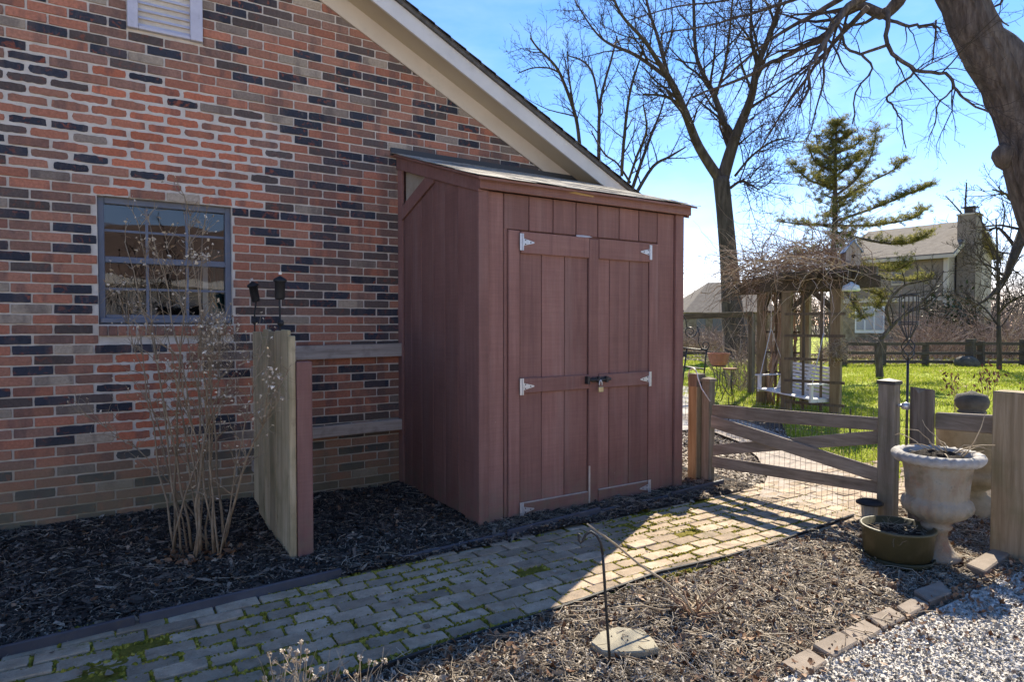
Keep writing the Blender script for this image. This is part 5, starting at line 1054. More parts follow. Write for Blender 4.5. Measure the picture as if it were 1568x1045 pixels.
# ================================================================== TREES
BARK = rough_mat('dark_furrowed_bark', [(.3, (.055, .044, .036)), (.5, (.125, .10, .083)), (.7, (.22, .185, .155))], 16, .95, 30, 1.0, .06, stretch=(1, 1, .16))
BARKB = rough_mat('grey_brown_bark', [(.3, (.04, .032, .027)), (.5, (.078, .062, .052)), (.7, (.13, .106, .09))], 7, .95, 22, 1.0, .03, stretch=(1, 1, .22))
TWIGB = flat('dark_twig_bark', (.060, .046, .037), .9, .15)
def smooth(pts, k=4):
    out = []; n = len(pts)
    for i in range(n - 1):
        p0, p1, p2, p3 = pts[max(i - 1, 0)], pts[i], pts[i + 1], pts[min(i + 2, n - 1)]
        for j in range(k):
            t = j / k; out.append(.5 * ((2 * p1) + (p2 - p0) * t + (2 * p0 - 5 * p1 + 4 * p2 - p3) * t * t + (3 * p1 - p0 - 3 * p2 + p3) * t ** 3))
    out.append(pts[-1]); return out
def lerpr(rads, n):
    m_ = len(rads); return [rads[min(int(i / (n - 1) * (m_ - 1)), m_ - 2)] * (1 - ((i / (n - 1) * (m_ - 1)) - min(int(i / (n - 1) * (m_ - 1)), m_ - 2))) + rads[min(int(i / (n - 1) * (m_ - 1)), m_ - 2) + 1] * ((i / (n - 1) * (m_ - 1)) - min(int(i / (n - 1) * (m_ - 1)), m_ - 2)) for i in range(n)]
def ramify(mb, pts, rads, n, L, lvl, rg, up=.3, spread=.75, t0=.2, wig=.13, subs=(7, 5), sides=3, minr=.004, grav=-.02):
    k = len(pts)
    for i in range(n):
        t = t0 + (1 - t0) * ((i + rg.random()) / n); x = t * (k - 1); j = min(int(x), k - 2); f_ = x - j; p = pts[j].lerp(pts[j + 1], f_); r = rads[j] * (1 - f_) + rads[j + 1] * f_
        tg = (pts[j + 1] - pts[j]).normalized(); rd = Vector((rg.gauss(0, 1), rg.gauss(0, 1), rg.gauss(0, 1))); rd = (rd - tg * rd.dot(tg)).normalized()
        d = tg * rg.uniform(.35, .9) + rd * spread + Vector((0, 0, up)); ll = L * rg.uniform(.45, 1.1) * (1.1 - .55 * t)
        rr0 = max(min(r * rg.uniform(.35, .6), ll * .03), minr); seg = 6 if lvl > 0 else 4
        q = curl(mb, p, d, ll, rr0, seg, rg, wig, grav, 5 if rr0 > .05 else sides, .3)
        if lvl > 0: ramify(mb, q, [rr0 * (1 - .7 * s / seg) for s in range(seg + 1)], subs[0], ll * .5, lvl - 1, rg, up * .6, spread, .15, wig, subs[1:] or subs, 3, minr, grav)
def bare_tree(name, label, base_px, d, limbs, trunk, seed, nb=14, L=3.2, lvl=2, subs=(7, 4), up=.3, minr=.010, mat=None, grp=None, base=None, grav=-.02, spread=.75, depthj=1.2, sides=10):
    """trunk and limbs are traced lines [(px, py, width_px)] at distance d"""
    rg = random.Random(seed); w2 = lambda w: w * d / CAM_F / 2
    b = base or gd(*base_px, d); b = Vector((b.x, b.y, 0)); t = thing(name, label, 'tree', b, grp)
    tp = [gd(x, y, d) for x, y, w in trunk]; tr_ = [w2(w) for x, y, w in trunk]
    tp[0] = b - Vector((0, 0, .15)); sp_ = smooth(tp); 
    tm = MB(); tm.tube(sp_, lerpr(tr_, len(sp_)), sides); tm.build('trunk', mat or BARKB, t, True)
    cm = MB(); lm = MB()
    for (pl_, dz) in limbs:
        n_ = len(pl_); pp = [gd(x, y, d + dz * (i / max(n_ - 1, 1)) ** 1.2) for i, (x, y, w) in enumerate(pl_)]; q = smooth(pp); rd = lerpr([w2(w) for x, y, w in pl_], len(q))
        l1 = MB(); l1.tube(q, rd, 7); l1.build('limb', mat or BARKB, t, True)
        ramify(cm, q, rd, nb, L, lvl, rg, up, spread, .12, .13, subs, 3, minr, grav)
    kind(cm.build('crown', TWIGB, t), 'stuff'); return t
GT = 'bare trees against the sky'
bare_tree('bare_tree', 'tall bare forked tree standing on the lawn behind the arbor', (1130, 551), 29, [
    ([(1104, 278, 17), (1070, 225, 14), (1050, 175, 12), (1030, 130, 10), (1005, 90, 7), (985, 60, 5), (950, 20, 4), (930, -30, 3)], -3),
    ([(1026, 122, 7), (975, 85, 5.5), (930, 65, 4), (905, 40, 3), (880, 0, 2)], 3),
    ([(1022, 112, 7), (1008, 60, 5), (990, 0, 4), (985, -60, 3)], 1),
    ([(1120, 222, 11), (1095, 150, 9), (1075, 110, 7), (1065, 75, 6), (1062, 0, 5), (1058, -70, 3)], 3),
    ([(1106, 276, 20), (1118, 235, 18), (1130, 200, 15), (1150, 150, 12), (1160, 100, 10), (1180, 50, 8), (1195, 0, 6), (1205, -70, 4)], -2),
    ([(1160, 100, 7), (1150, 55, 5), (1150, 0, 4), (1140, -60, 3)], 2),
    ([(1095, 150, 5), (1110, 100, 4), (1118, 40, 3), (1125, -40, 2)], -3),
    ([(1118, 288, 5), (1135, 277, 4), (1148, 283, 3), (1163, 291, 2)], -1),
    ([(1125, 270, 4), (1150, 240, 3.5), (1180, 218, 3), (1205, 211, 2)], -2),
    ([(1048, 165, 5), (1020, 148, 4), (985, 144, 2.5)], -2),
    ], [(1130, 552, 42), (1127, 520, 36), (1122, 480, 32), (1116, 400, 26), (1109, 320, 24), (1104, 272, 24)], 3, nb=18, L=3.3, lvl=2, subs=(8, 5), grp=GT, minr=.012)
bare_tree('bare_tree', 'slim bare tree above the house roof with stems spreading left', (905, 470), 38, [
    ([(888, 225, 6), (882, 180, 5.5), (865, 130, 5), (850, 100, 4), (825, 75, 3), (812, 58, 2)], -2), ([(858, 112, 3), (840, 104, 2.5), (815, 104, 2), (793, 112, 1.5)], -1),
    ([(917, 250, 6), (918, 170, 5), (925, 130, 4), (935, 95, 3.5), (945, 55, 2.5)], 2), ([(918, 175, 4), (910, 120, 3.5), (895, 95, 3), (870, 85, 2)], 2), ([(886, 200, 4), (878, 160, 3), (872, 120, 2), (868, 78, 1.5)], -2)],
    [(908, 480, 12), (906, 380, 10), (905, 320, 9), (890, 240, 6)], 5, nb=11, L=3.2, lvl=2, subs=(5, 3), grp=GT, minr=.012)
bare_tree('bare_tree', 'bare many stemmed tree above the low end of the house roof', (965, 470), 34, [
    ([(952, 270, 5), (955, 220, 5), (963, 150, 4), (975, 105, 3), (985, 80, 2)], -2), ([(968, 290, 6), (985, 240, 5), (1000, 200, 4), (1012, 170, 3), (1020, 140, 2)], 2),
    ([(972, 300, 6), (1000, 255, 5), (1025, 240, 4), (1050, 225, 2)], 1), ([(960, 285, 4), (975, 240, 4), (990, 200, 3), (985, 160, 2)], -3), ([(965, 280, 4), (945, 250, 3), (925, 235, 3), (905, 200, 2)], 2)],
    [(968, 480, 13), (966, 380, 11), (965, 320, 10), (962, 285, 8)], 6, nb=11, L=2.8, lvl=2, subs=(5, 3), grp=GT, minr=.011)
# the near leaning tree on the right
ND = 6.6
nt_base = gd(1690, 560, ND); nt_base.z = 0
w2 = lambda w, d=ND: w * d / CAM_F / 2
nt = thing('leaning_tree', 'thick dark leaning tree trunk at the right edge with arching branches', 'tree', nt_base)
mb = MB(); tp = [nt_base - Vector((0, 0, .2)), gd(1662, 480, ND), gd(1626, 400, ND), gd(1596, 320, ND), gd(1570, 250, ND), gd(1562, 205, ND), gd(1545, 150, ND), gd(1518, 95, ND), gd(1492, 45, ND), gd(1470, -10, ND), gd(1430, -70, ND), gd(1400, -150, ND - .2)]
q = smooth(tp, 14); rd = [w2(w) for w in (98, 82, 72, 64, 56, 55, 57, 59, 60, 58, 52, 42)]; rd = lerpr(rd, len(q)); NS = 56; mb.tube(q, rd, NS)
def furrow(i):                                          # plated bark: long ridges broken by cross cracks
    r_, j = divmod(i, NS); r_ = min(r_, len(q) - 1); t_ = r_ * .085
    f1 = hnoise(np.array([j * .95 + 1.7 * hnoise(np.array([t_]), np.array([j * .1]), 1.3, 3)[0]]), np.array([t_ * .55]), 1.0, 51)[0]; f2 = hnoise(np.array([j * .30]), np.array([t_ * 2.2]), 1.0, 52)[0]
    return .030 * (f1 - .5) + .020 * (f2 - .5)
mb.v = [tuple(Vector(v) + (Vector(v) - q[min(i // NS, len(q) - 1)]).normalized() * furrow(i)) for i, v in enumerate(mb.v)]
mb.build('trunk', BARK, nt, False)
mb = MB(); fk = smooth([gd(1502, 60, ND), gd(1530, 78, ND), gd(1568, 115, ND - .1), gd(1610, 175, ND - .2), gd(1650, 260, ND - .3)]); mb.tube(fk, lerpr([w2(50), w2(54), w2(50), w2(46), w2(44)], len(fk)), 12); mb.build('fork_stem', BARK, nt, True)
MB().lathe([(0, -.17), (.06, -.12), (.10, -.03), (.095, .03), (.05, .09), (0, .13)], gd(1536, 236, ND), 14, .2, 3).build('knot', BARK, nt, True)
nm = MB(); rg = random.Random(12)
NL = [([(1440, -80, 26), (1400, -40, 22), (1376, 0, 20), (1351, 20, 17), (1315, 8, 14), (1281, 27, 13), (1266, 52, 12), (1241, 67, 9), (1211, 81, 8), (1180, 95, 7), (1130, 122, 5), (1060, 150, 3)], .8),
      ([(1376, -20, 14), (1340, -12, 12), (1302, 8, 11), (1275, 40, 9), (1262, 66, 7), (1247, 92, 5), (1238, 101, 4), (1238, 135, 4), (1223, 165, 3)], -.4),
      ([(1355, 15, 9), (1361, 28, 7), (1358, 67, 6), (1394, 103, 5.5), (1413, 110, 5), (1449, 112, 4.5), (1462, 132, 4), (1474, 150, 3.2), (1505, 168, 2.6), (1526, 184, 2)], -.5),
      ([(1351, 28, 5), (1372, 34, 5), (1394, 40, 4.5), (1415, 38, 4), (1434, 40, 3), (1440, 48, 2)], -.3), ([(1401, 109, 4), (1373, 135, 3.5), (1358, 150, 3), (1370, 165, 2.6), (1379, 184, 2), (1388, 227, 1.5)], -.4),
      ([(1358, 67, 5), (1318, 81, 4.5), (1296, 73, 4), (1290, 49, 4), (1284, 35, 4)], .2), ([(1330, 10, 9), (1290, 50, 7), (1250, 100, 5), (1215, 150, 4), (1180, 200, 3), (1160, 240, 2)], 1.2),
      ([(1300, -10, 10), (1240, 25, 7), (1180, 60, 5), (1120, 110, 4), (1080, 160, 3)], 1.6), ([(1310, -20, 8), (1230, -5, 6), (1150, 20, 5), (1080, 40, 3.5), (1010, 50, 2.5)], 2.0), ([(1290, -30, 7), (1200, -20, 5), (1110, 0, 4), (1040, 10, 3), (960, 30, 2)], 2.5),
      ([(1266, 52, 5), (1262, 100, 3.5), (1256, 147, 2.5), (1235, 215, 1.5)], -.2), ([(1318, 81, 4), (1335, 105, 3), (1310, 140, 2.5), (1306, 190, 1.6)], -.2), ([(1540, -40, 5), (1535, 0, 4), (1520, 15, 3), (1545, 40, 2)], .3), ([(1434, 30, 3), (1432, 60, 2.5), (1426, 95, 1.8)], -.1), ([(1462, 135, 3), (1440, 155, 2.5), (1430, 190, 1.6), (1422, 215, 1.2)], 0)]
for (pl_, dz) in NL:
    n_ = len(pl_); pp = [gd(x, y, ND - .2 + dz * i / (n_ - 1)) for i, (x, y, w) in enumerate(pl_)]; q = smooth(pp, 3); q = [p + Vector((rg.gauss(0, .006), rg.gauss(0, .006), rg.gauss(0, .006))) for p in q]; rd = lerpr([w2(w) for x, y, w in pl_], len(q))
    l1 = MB(); l1.tube(q, rd, 7); l1.build('limb', BARK, nt, True)
    thin = pl_[0][2] < 6
    ramify(nm, q, rd, 8 if thin else 15, .55 if thin else 1.15, 1 if thin else 2, rg, -.15, .7, .25, .15, (4, 3) if thin else (5, 3), 3, .0022, .025)
kind(nm.build('crown', TWIGB, nt), 'stuff')
# small bare trees by the neighbour's house
bare_tree('young_bare_tree', 'small bare tree with level branches in front of the far fence', (1530, 566), 22, [([(1530, 540, 5), (1528, 440, 4.5), (1527, 380, 3), (1525, 335, 2)], .3), ([(1529, 480, 3), (1550, 460, 2.5), (1575, 450, 2)], -1), ([(1529, 500, 3), (1505, 470, 2.5), (1480, 460, 1.5)], 1), ([(1528, 430, 2.5), (1508, 405, 2), (1490, 385, 1.4)], 0), ([(1528, 450, 2.5), (1548, 415, 2), (1565, 390, 1.5)], 1)],
          [(1530, 566, 8), (1530, 545, 7), (1529, 500, 6)], 8, nb=14, L=1.9, lvl=2, subs=(6, 4), minr=.008, grp=GT)
bare_tree('bare_tree', 'gnarled bare tree with a bent limb right of the neighbour chimney', (1600, 560), 24, [([(1598, 400, 22), (1575, 350, 18), (1556, 385, 14), (1540, 425, 9), (1515, 455, 5), (1490, 470, 3)], -1), ([(1580, 350, 10), (1560, 320, 6), (1545, 300, 4), (1520, 290, 2)], -1), ([(1556, 380, 6), (1530, 350, 4), (1510, 352, 3), (1500, 330, 2)], 1), ([(1540, 425, 5), (1520, 410, 3), (1500, 400, 2)], 1)],
          [(1603, 560, 34), (1602, 480, 30), (1600, 400, 26), (1590, 350, 20)], 9, nb=10, L=2.0, lvl=2, subs=(5, 4), minr=.009, grp=GT)
bare_tree('crooked_tree', 'low crooked dark tree leaning right behind the iron pole', (1348, 552), 19, [([(1348, 520, 7), (1375, 490, 5.5), (1410, 465, 4), (1430, 440, 3), (1445, 415, 2)], 0), ([(1365, 500, 4.5), (1358, 470, 4), (1380, 440, 4), (1405, 432, 3), (1425, 428, 2)], -.5), ([(1395, 475, 4), (1420, 470, 3), (1440, 450, 2)], .6)],
          [(1345, 556, 12), (1346, 545, 9), (1350, 520, 7)], 10, nb=10, L=1.3, lvl=2, subs=(5, 4), minr=.006, grp=GT, mat=BARK)
bare_tree('bare_tree', 'distant bare tree rising behind the chimney of the neighbour house', (1478, 470), 55, [([(1480, 350, 4), (1478, 320, 3), (1480, 280, 2)], 1), ([(1479, 335, 3), (1462, 315, 2), (1448, 300, 1.5)], 0), ([(1479, 345, 3), (1450, 342, 2), (1428, 345, 1.2)], 0)], [(1482, 540, 8), (1481, 400, 6), (1480, 345, 4)], 13, nb=6, L=1.6, lvl=1, subs=(4,), minr=.018, grp=GT)
# ------------------------------------------------------------------ pine
PD = 19.0
pb = gd(1277, 560, PD); pb.z = 0
pine = thing('pine_tree', 'tall thin pine with yellow green tufts behind the arbor', 'tree', pb)
NEED = chips('pine_needle', [(0, (.06, .07, .022)), (.35, (.14, .145, .04)), (.7, (.27, .25, .065)), (1, (.42, .36, .11))], .7); blade_glow(NEED)
tp = [pb - Vector((0, 0, .2)), gd(1276, 480, PD), gd(1278, 380, PD), gd(1279, 280, PD), gd(1280, 220, PD), gd(1281, 183, PD)]; q = smooth(tp); mb = MB(); mb.tube(q, lerpr([.14, .12, .09, .055, .03, .01], len(q)), 9); mb.build('trunk', BARK, pine, True)
PB = [([(1279, 300), (1310, 275), (1333, 240), (1343, 195)], 1.0, 26, -1.), ([(1279, 312), (1320, 285), (1365, 262), (1386, 244)], .8, 18, .8), ([(1282, 338), (1340, 318), (1385, 300), (1428, 283)], 1.0, 26, -.8), ([(1280, 346), (1340, 345), (1395, 335), (1418, 320)], 1.0, 26, .9), ([(1280, 356), (1350, 372), (1395, 372), (1425, 356)], .9, 24, -1),
      ([(1279, 287), (1240, 276), (1208, 248)], .9, 20, .8), ([(1279, 262), (1250, 250), (1238, 222)], .8, 16, -.8), ([(1279, 345), (1230, 344), (1190, 338)], .7, 14, .5), ([(1280, 235), (1310, 222), (1318, 212)], .7, 14, .6), ([(1280, 215), (1300, 205), (1305, 203)], .5, 10, -.4), ([(1280, 250), (1255, 232), (1250, 205)], .6, 12, 0), ([(1278, 390), (1330, 410), (1370, 415), (1395, 400)], .9, 22, -1.2), ([(1278, 400), (1320, 440), (1350, 455), (1340, 475)], .8, 20, .6), ([(1277, 380), (1240, 390), (1215, 385)], .6, 12, -1), ([(1278, 420), (1310, 470), (1325, 490)], .8, 14, -.5), ([(1280, 270), (1305, 250), (1320, 235)], .8, 16, -1.5), ([(1280, 290), (1262, 280), (1250, 268)], .8, 14, 1.5), ([(1280, 325), (1300, 300), (1325, 290)], .7, 14, 1.8), ([(1278, 410), (1345, 425), (1400, 430), (1420, 425)], .8, 18, 1.5)]
NT_ = [tri([(0, -.05, 0), (0, .05, 0), (1, 0, .25)], [(0, 1, 2)]), tri([(0, -.05, 0), (0, .05, 0), (.9, .2, .45)], [(0, 1, 2)]), tri([(0, 0, -.05), (0, 0, .05), (.95, -.25, .2)], [(0, 1, 2)])]
npos = []; rg = random.Random(17); bm_ = MB()
for (pl_, den, n_, dz) in PB:
    pp = [gd(x, y, PD + dz * i / (len(pl_) - 1)) for i, (x, y) in enumerate(pl_)]; q = smooth(pp, 5); l1 = MB(); l1.tube(q, lerpr([.045, .03, .012], len(q)), 5); l1.build('branch', BARK, pine, True)
    for i in range(int(n_ * 3.6)):
        t = rg.uniform(.2, 1.0) ** .8; j = min(int(t * (len(q) - 1)), len(q) - 1); p = q[j]
        e = curl(bm_, p, (rg.gauss(0, 1), rg.gauss(0, 1), rg.uniform(-.1, .9)), rg.uniform(.12, .42), .006, 3, rg, .2, -.05, 3)
        for s in range(3):
            if rg.random() < .8 * den: npos.append(e[-1 - (s % 3)] + Vector((rg.gauss(0, .02), rg.gauss(0, .02), rg.gauss(0, .02))))
for w_i in range(18):                                   # whorls of shorter boughs all round the stem
    t_ = w_i / 17; yy = 192 + 240 * t_; c_ = gd(1279.5, yy, PD); Lb = .25 + 1.25 * t_ ** .8
    for j in range(6):
        a = rg.uniform(0, 6.28); d = Vector((math.cos(a), math.sin(a), .55 - .5 * t_)); q = curl(bm_, c_, d, Lb * rg.uniform(.6, 1.1), .012, 6, rg, .10, -.03, 4)
        for s in range(1, 7):
            for z_ in range(1):
                e = curl(bm_, q[s], (rg.gauss(0, 1), rg.gauss(0, 1), rg.uniform(-.5, .7)), rg.uniform(.10, .38), .005, 3, rg, .25, .02, 3); npos += e[1:]
for i in range(26): npos.append(gd(1281 + rg.gauss(0, 9), rg.uniform(184, 235), PD + rg.gauss(0, .2)))
kind(bm_.build('twigs', TWIGB, pine), 'stuff')
npos = np.repeat(np.array([tuple(p) for p in npos]), 17, axis=0); N = len(npos)
v, f = scatter(NT_, npos + nr.normal(0, .02, (N, 3)), nr.uniform(0, 6.283, N), nr.uniform(-.5, 1.3, N), nr.uniform(0, 6.28, N), np.stack([nr.uniform(.06, .13, N), nr.uniform(.07, .15, N), nr.uniform(.1, .2, N)], 1))
kind(link('crown', fastmesh('crown', v, f, NEED), pine), 'stuff')

# ================================================================== NEIGHBOURING HOUSES
HD = 40.0
def hp(x, y, d=HD): return gd(x, y, d)
SIDING = rough_mat('taupe_lap_siding', [(.3, (.20, .165, .13)), (.7, (.26, .22, .175))], .8, .8, 20, .2, stretch=(1, 1, 12)); GABLES = rough_mat('warm_grey_lap_siding', [(.3, (.33, .29, .25)), (.7, (.40, .355, .31))], .8, .8, 20, .2, stretch=(.3, .3, 14))
ROOFT = rough_mat('brown_grey_roof_shingle', [(.3, (.15, .125, .10)), (.7, (.23, .195, .155))], 3, .95, 14, .5, .02); STONEW = rough_mat('tan_fieldstone_wall', [(.3, (.13, .10, .07)), (.5, (.24, .19, .135)), (.7, (.34, .28, .21))], 3.0, .9, 12, .8, .03); WTRIM = flat('beige_house_trim', (.50, .45, .37), .6, .3)
nh = thing('neighbour_house', 'taupe two storey house with a tall chimney beyond the far fence', 'house', hp(1400, 545))
# corner of the two visible walls: left wall runs away to the left, gable wall to the right
K = hp(1447, 545, 38.); K.z = -.1; gl = hp(1284, 545, 43.); gl.z = -.1; g2 = hp(1516, 545, 43.5); g2.z = -.1
def zat(px, py, P): return gd(px, py, (P - CP).dot(FW)).z
ze = zat(1447, 391, K); zmid = zat(1447, 457, K)
Z = lambda P, z: Vector((P.x, P.y, z))
lw = MB(); lw.prism([Z(gl, -.3), Z(K, -.3), Z(K, zmid), Z(gl, zmid)], (g2 - K) * .02); lw.build('stone_wall', STONEW, nh)
MB().prism([Z(gl, zmid), Z(K, zmid), Z(K, ze), Z(gl, ze)], (g2 - K) * .02).build('upper_wall', SIDING, nh)
zr = zat(1482, 346, K.lerp(g2, .5)) ; gm = K.lerp(g2, .5); ze2 = zat(1516, 396, g2)
MB().prism([Z(K, zmid - 1.0), Z(g2, zmid - 1.0), Z(g2, ze2), Z(gm, zr), Z(K, ze)], (gl - K) * .02).build('gable_wall', GABLES, nh); MB().prism([Z(K, -.3), Z(g2, -.3), Z(g2, zmid - 1.0), Z(K, zmid - 1.0)], (gl - K) * .02).build('gable_base', STONEW, nh)
ov = (g2 - K).normalized() * -.5; ou = (K - gl).normalized() * .5; gl2 = gl + (g2 - K) * .5
rfm = MB().prism([Z(gl + ov, ze - .1), Z(K + ov + ou, ze - .1), Z(gm + ou, zr + .15), Z(gl2, zr + .15)], (0, 0, .18)).build('roof', ROOFT, nh); MB().prism([Z(g2 - ov + ou, ze2 - .1), Z(gm + ou, zr + .15), Z(gl2, zr + .15), Z(gl + (g2 - K) - ov, ze2 - .1)], (0, 0, .18)).build('roof', ROOFT, nh)
MB().beam(Z(K + ov + ou * 1.02, ze - .12), Z(gm + ou * 1.02, zr + .15), .06, .22).build('bargeboard', WTRIM, nh); MB().beam(Z(g2 - ov + ou * 1.02, ze2 - .12), Z(gm + ou * 1.02, zr + .15), .06, .22).build('bargeboard', WTRIM, nh); MB().beam(Z(gl + ov, ze - .1), Z(K + ov + ou, ze - .1), .12, .2).build('gutter', WTRIM, nh)
MB().beam(Z(gl, zmid) - ov * -.1, Z(K, zmid) - ov * -.1, .1, .28).build('belt_trim', WTRIM, nh); MB().beam(Z(K, -.2) + ov * .1, Z(K, ze) + ov * .1, .22, .22, ou).build('corner_board', WTRIM, nh)
cc = K.lerp(g2, .22) + ou * 1.2; zc = zat(1467, 331, cc)
R = Matrix.Rotation(math.atan2((g2 - K).y, (g2 - K).x), 3, 'Z'); ch = MB().box((cc.x, cc.y, zc / 2), (1.15, .95, zc), R).build('chimney', SIDING, nh)
MB().box((cc.x, cc.y, zc + .03), (1.25, 1.05, .10), R).build('chimney_cap', WTRIM, ch); MB().box((cc.x, cc.y, zc + .25), (.5, .45, .35), R).build('flue', IRON, ch); MB().box((cc.x, cc.y, zc + .47), (.8, .7, .06), R).build('flue_cap', IRON, ch)
MB().beam(Z(K.lerp(g2, .36), 2.0) + ou * .1, Z(K.lerp(g2, .36), zc * .75) + ou * .1, .16, .16, ou).build('corner_board', WTRIM, nh)
dA, dB = gl.lerp(K, .17), gl.lerp(K, .46)
def wallquad(a, b, z0, z1, off): return MB().prism([Z(a, z0) + ov * off, Z(b, z0) + ov * off, Z(b, z1) + ov * off, Z(a, z1) + ov * off], ov * -.05)
gdz0, gdz1 = zat(1330, 510, dA), zat(1330, 470, dA); gdo = wallquad(dA, dB, gdz0, gdz1, .12).build('patio_door', WHITEWOOD, nh)
for k in range(3): a = dA.lerp(dB, .06 + k * .32); b = dA.lerp(dB, .30 + k * .32); wallquad(a, b, gdz0 + .2, gdz1 - .15, .2).build('pane', flat('pale_door_glass', (.28, .32, .36), .15, .5), gdo)
for (f0, f1, z0, z1) in ((.52, .64, zmid + .9, zmid + 2.1), (.2, .32, zmid + .9, zmid + 2.1)):
    wo_ = wallquad(gl.lerp(K, f0), gl.lerp(K, f1), z0, z1, .1).build('window', WTRIM, nh); wallquad(gl.lerp(K, f0 + .01), gl.lerp(K, f1 - .01), z0 + .1, z1 - .1, .18).build('pane', flat('dark_house_glass', (.05, .06, .07), .1, .5), wo_)
# low house behind the big tree
L0 = hp(1050, 520, 52); L0.z = -.1; L1 = hp(1190, 520, 50); L1.z = -.1; lh = thing('low_house', 'low tan house with a hipped roof far behind the big tree', 'house', L0); bk_ = Vector((.55, .83, 0)) * 9
z1_ = zat(1075, 478, L0); z2_ = zat(1115, 440, L0)
MB().prism([Z(L0, -.3), Z(L1, -.3), Z(L1, z1_), Z(L0, z1_)], bk_).build('wall', STONEW, lh); mm = L0.lerp(L1, .42) + bk_ * .5; m2 = L0.lerp(L1, .8) + bk_ * .5
a0, a1, a2, a3 = [Z(p, z1_ - .05) for p in (L0 + (L0 - L1) * .04 - bk_ * .05, L1 + (L1 - L0) * .04 - bk_ * .05, L1 + (L1 - L0) * .04 + bk_ * 1.05, L0 + (L0 - L1) * .04 + bk_ * 1.05)]; t0_, t1_ = Z(mm, z2_ + .6), Z(m2, z2_ + .6)
MB().add([a0, a1, a2, a3, t0_, t1_], [(0, 1, 5, 4), (1, 2, 5), (2, 3, 4, 5), (3, 0, 4), (3, 2, 1, 0)]).build('roof', ROOFT, lh)
for (f0, f1) in ((.12, .22), (.3, .40), (.55, .7)):
    a, b = L0.lerp(L1, f0), L0.lerp(L1, f1); o_ = bk_ * -.006; wo_ = MB().prism([Z(a, .9) + o_, Z(b, .9) + o_, Z(b, 2.0) + o_, Z(a, 2.0) + o_], bk_ * .004).build('window', flat('low_house_window', (.12, .13, .14), .2, .5), lh)
# ================================================================== FAR FENCE, RAIL, BENCH
FFD = 24.5
ff = thing('rail_fence', 'grey three rail wooden fence across the far side of the lawn', 'fence', gd(1420, 556, FFD))
FP = [(1290, 552, 10, 548, 522), (1348, 556, 12, 552, 524), (1417, 558, 7, 552, 526), (1486, 560, 11, 560, 519), (1502, 559, 8, 557, 523), (1568, 558, 10, 556, 520), (1640, 560, 10, 556, 520)]
fpt = []
for (x, yb, w, _, yt) in FP:
    p = gd(x, yb, FFD); z0 = p.z; zt_ = gd(x, yt, FFD).z; fpt.append(p); MB().beam(Vector((p.x, p.y, -.1)), Vector((p.x, p.y, zt_)), w * FFD / CAM_F, w * FFD / CAM_F, (1, 0, 0)).build('post', OLDPOST, ff)
for (ya) in (527, 541, 554):
    for a, b in zip(FP[:-1], FP[1:]): MB().beam(gd(a[0], ya + rng.uniform(-1, 1), FFD - .1), gd(b[0], ya + rng.uniform(-1, 1), FFD - .1), .06, .11).build('rail', OLDPOST, ff)
ff2 = thing('rail_fence', 'low grey wooden fence stretch left of the arbor below the low house', 'fence', gd(1090, 553, 30))
for x in (1010, 1048, 1088, 1150, 1163, 1215): p = gd(x, 556, 30); MB().beam(Vector((p.x, p.y, -.1)), Vector((p.x, p.y, gd(x, 538, 30).z)), .16, .16, (1, 0, 0)).build('post', OLDPOST, ff2)
for ya in (541, 549):
    for a, b in zip((1010, 1048, 1088, 1150, 1163), (1048, 1088, 1150, 1163, 1215)): MB().beam(gd(a, ya, 30), gd(b, ya, 30), .06, .12).build('rail', OLDPOST, ff2)
xb = thing('cross_bar', 'dark wooden crossbar on posts between the shed and the arbor', 'beam', gd(1095, 483, 14))
MB().beam(gd(1020, 486, 13.5), gd(1152, 481, 14.5), .09, .12).build('bar', DARKWOOD, xb, bevel=.01)
for (x, y, d) in ((1022, 486, 13.55), (1151, 481, 14.5)): p = gd(x, y, d); MB().beam(Vector((p.x, p.y, -.1)), p, .11, .11, (1, 0, 0)).build('post', OLDPOST, xb)
for (pts, lab) in [([(1480, 553, 24.0), 9], 'grey boulder at the foot of the far rail fence')]:
    p = gd(*pts[0]); MB().lathe([(0, -.1), (.35, -.1), (.42, .1), (.33, .28), (.15, .36), (0, .37)], Vector((p.x, p.y, 0)), 12, .25, 5).build('boulder', DKSTONE, None, True); tag(bpy.data.objects['boulder'], lab, 'rock')
# ================================================================== BRUSH AND FAR WOODS
BRUSH = chips('brown_brush_twig', [(0, (.14, .095, .07)), (.5, (.27, .19, .14)), (.85, (.40, .30, .23)), (1, (.52, .42, .33))], .9)
def brush(name, label, n, region, d, hgt, r, seed, lean=.5, mat=None, sub=3):
    rg = random.Random(seed); mb = MB()
    for i in range(n):
        px = rg.uniform(region[0], region[1]); dd = rg.uniform(*d); b = gd(px, 540, dd); b.z = -.05; L = rg.uniform(.4, 1.0) * hgt * region[2](px)
        q = curl(mb, b, (rg.gauss(0, lean), rg.gauss(0, lean), 1), L, r, 6, rg, .14, 0, 3)
        for s in range(sub): p = q[rg.randint(2, 6)]; curl(mb, p, (rg.gauss(0, .8), rg.gauss(0, .8), rg.uniform(-.1, .9)), L * rg.uniform(.2, .5), r * .6, 4, rg, .18, .01, 3)
    return kind(mb.build(name, mat or BRUSH), 'stuff', label)
brush('brush', 'brown leafless brush thicket behind the far rail fence', 950, (1385, 1640, lambda x: 1.0 + .4 * math.sin(x * .05)), (28, 35), 2.6, .016, 1)
brush('brush', 'low brown brush under the crooked tree left of the iron pole', 420, (1255, 1400, lambda x: .8), (27, 33), 1.3, .014, 2)
brush('brush', 'brown garden brush in front of the low house left of the arbor', 900, (985, 1200, lambda x: 1.0), (32, 42), 1.7, .018, 3)
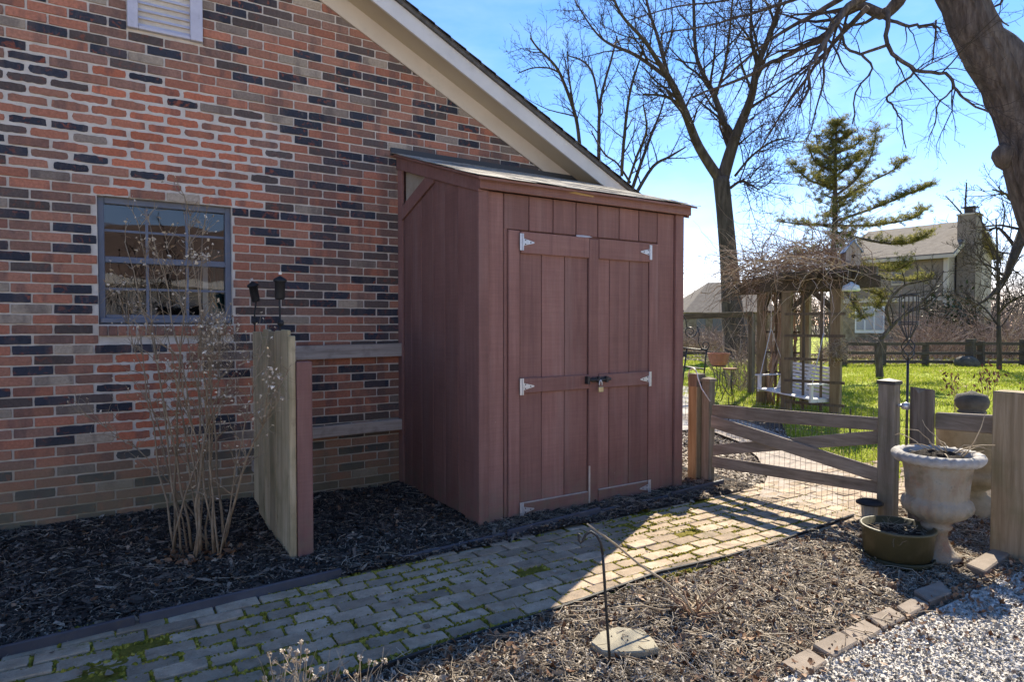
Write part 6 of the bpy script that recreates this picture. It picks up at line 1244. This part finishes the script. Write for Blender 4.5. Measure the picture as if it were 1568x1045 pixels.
brush('brush', 'thin leafless shrubs along the arbor and the lawn bed', 130, (1110, 1180, lambda x: 1), (15, 17), 1.9, .008, 6)
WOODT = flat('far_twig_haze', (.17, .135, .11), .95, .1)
brush('far_woods', 'band of leafless woods along the horizon', 2600, (700, 1800, lambda x: 1 + .35 * math.sin(x * .021) + .2 * math.sin(x * .07)), (75, 130), 7.5, .06, 4, .35, WOODT, 4)
PALELEAF = chips('bleached_fallen_leaf', [(0, (.24, .16, .11)), (.5, (.42, .31, .23)), (1, (.62, .52, .42))], .8)
FARWOOD = wood('dark_far_rail_wood', [(.3, (.05, .042, .034)), (.7, (.12, .10, .085))], 'x')
for o in list(ff.children) + list(ff2.children): o.data.materials.clear(); o.data.materials.append(FARWOOD)
strew('leaf_drift', 'fallen brown leaves under the brush behind the far fence', LEAFT, PALELEAF, 16000, (21, 38), (-6, 16), lambda x, y: -.03 + 0 * x, (.12, .3), (.1, .3), (.08, .2), .4, lambda x, y: (x * .84 * .537 / .537 + y * .0 > 0) & (((x - CP.x) * FW.x + (y - CP.y) * FW.y) > 24.8) & (((x - CP.x) * FW.x + (y - CP.y) * FW.y) < 33))
hedge = brush('evergreen_shrub', 'dark green evergreen shrub against the neighbour house wall', 0, (0, 1, lambda x: 1), (1, 2), 1, .01, 5) if False else None
eg = gd(1456, 530, 35); eg.z = 0; es = thing('evergreen_shrub', 'dark green evergreen shrub against the neighbour house corner', 'shrub', eg); N = 1800; pp = np.array(tuple(eg)) + nr.normal(0, 1, (N, 3)) * [.75, .75, .75] + [0, 0, 1.3]
EVG = chips('evergreen_leaf', [(0, (.015, .03, .012)), (.6, (.035, .06, .02)), (1, (.06, .09, .03))], .6); v, f = scatter(LEAFT, pp, nr.uniform(0, 6.3, N), nr.normal(0, .7, N), nr.normal(0, .7, N), np.tile([.28, .26, .2], (N, 1))); kind(link('foliage', fastmesh('foliage', v, f, EVG), es), 'stuff'); MB().tube([eg, eg + Vector((0, 0, 1.5))], .06, 6).build('stem', BARK, es)
# conifers far left
for (x, d, h, lab) in ((1046, 70, 4.2, 'far dark conifer nearest the shed on the horizon'), (1055, 75, 3.6, 'shorter far dark conifer right beside the other one on the horizon')):
    p = gd(x, 500, d); p.z = 0; t = thing('conifer', lab, 'tree', p, 'far conifers'); MB().tube([p, p + Vector((0, 0, h))], [.12, .02], 6).build('trunk', BARK, t); N = 900; hh = nr.uniform(.08, 1, N); aa = nr.uniform(0, 6.28, N); rr_ = (1 - hh) * .28 * h * nr.uniform(.4, 1, N); v, f = scatter(LEAFT, np.stack([p.x + rr_ * np.cos(aa), p.y + rr_ * np.sin(aa), hh * h], 1), aa, nr.normal(-.3, .3, N), nr.normal(0, .3, N), np.tile([.45, .3, .2], (N, 1))); kind(link('crown', fastmesh('crown', v, f, EVG), t), 'stuff')
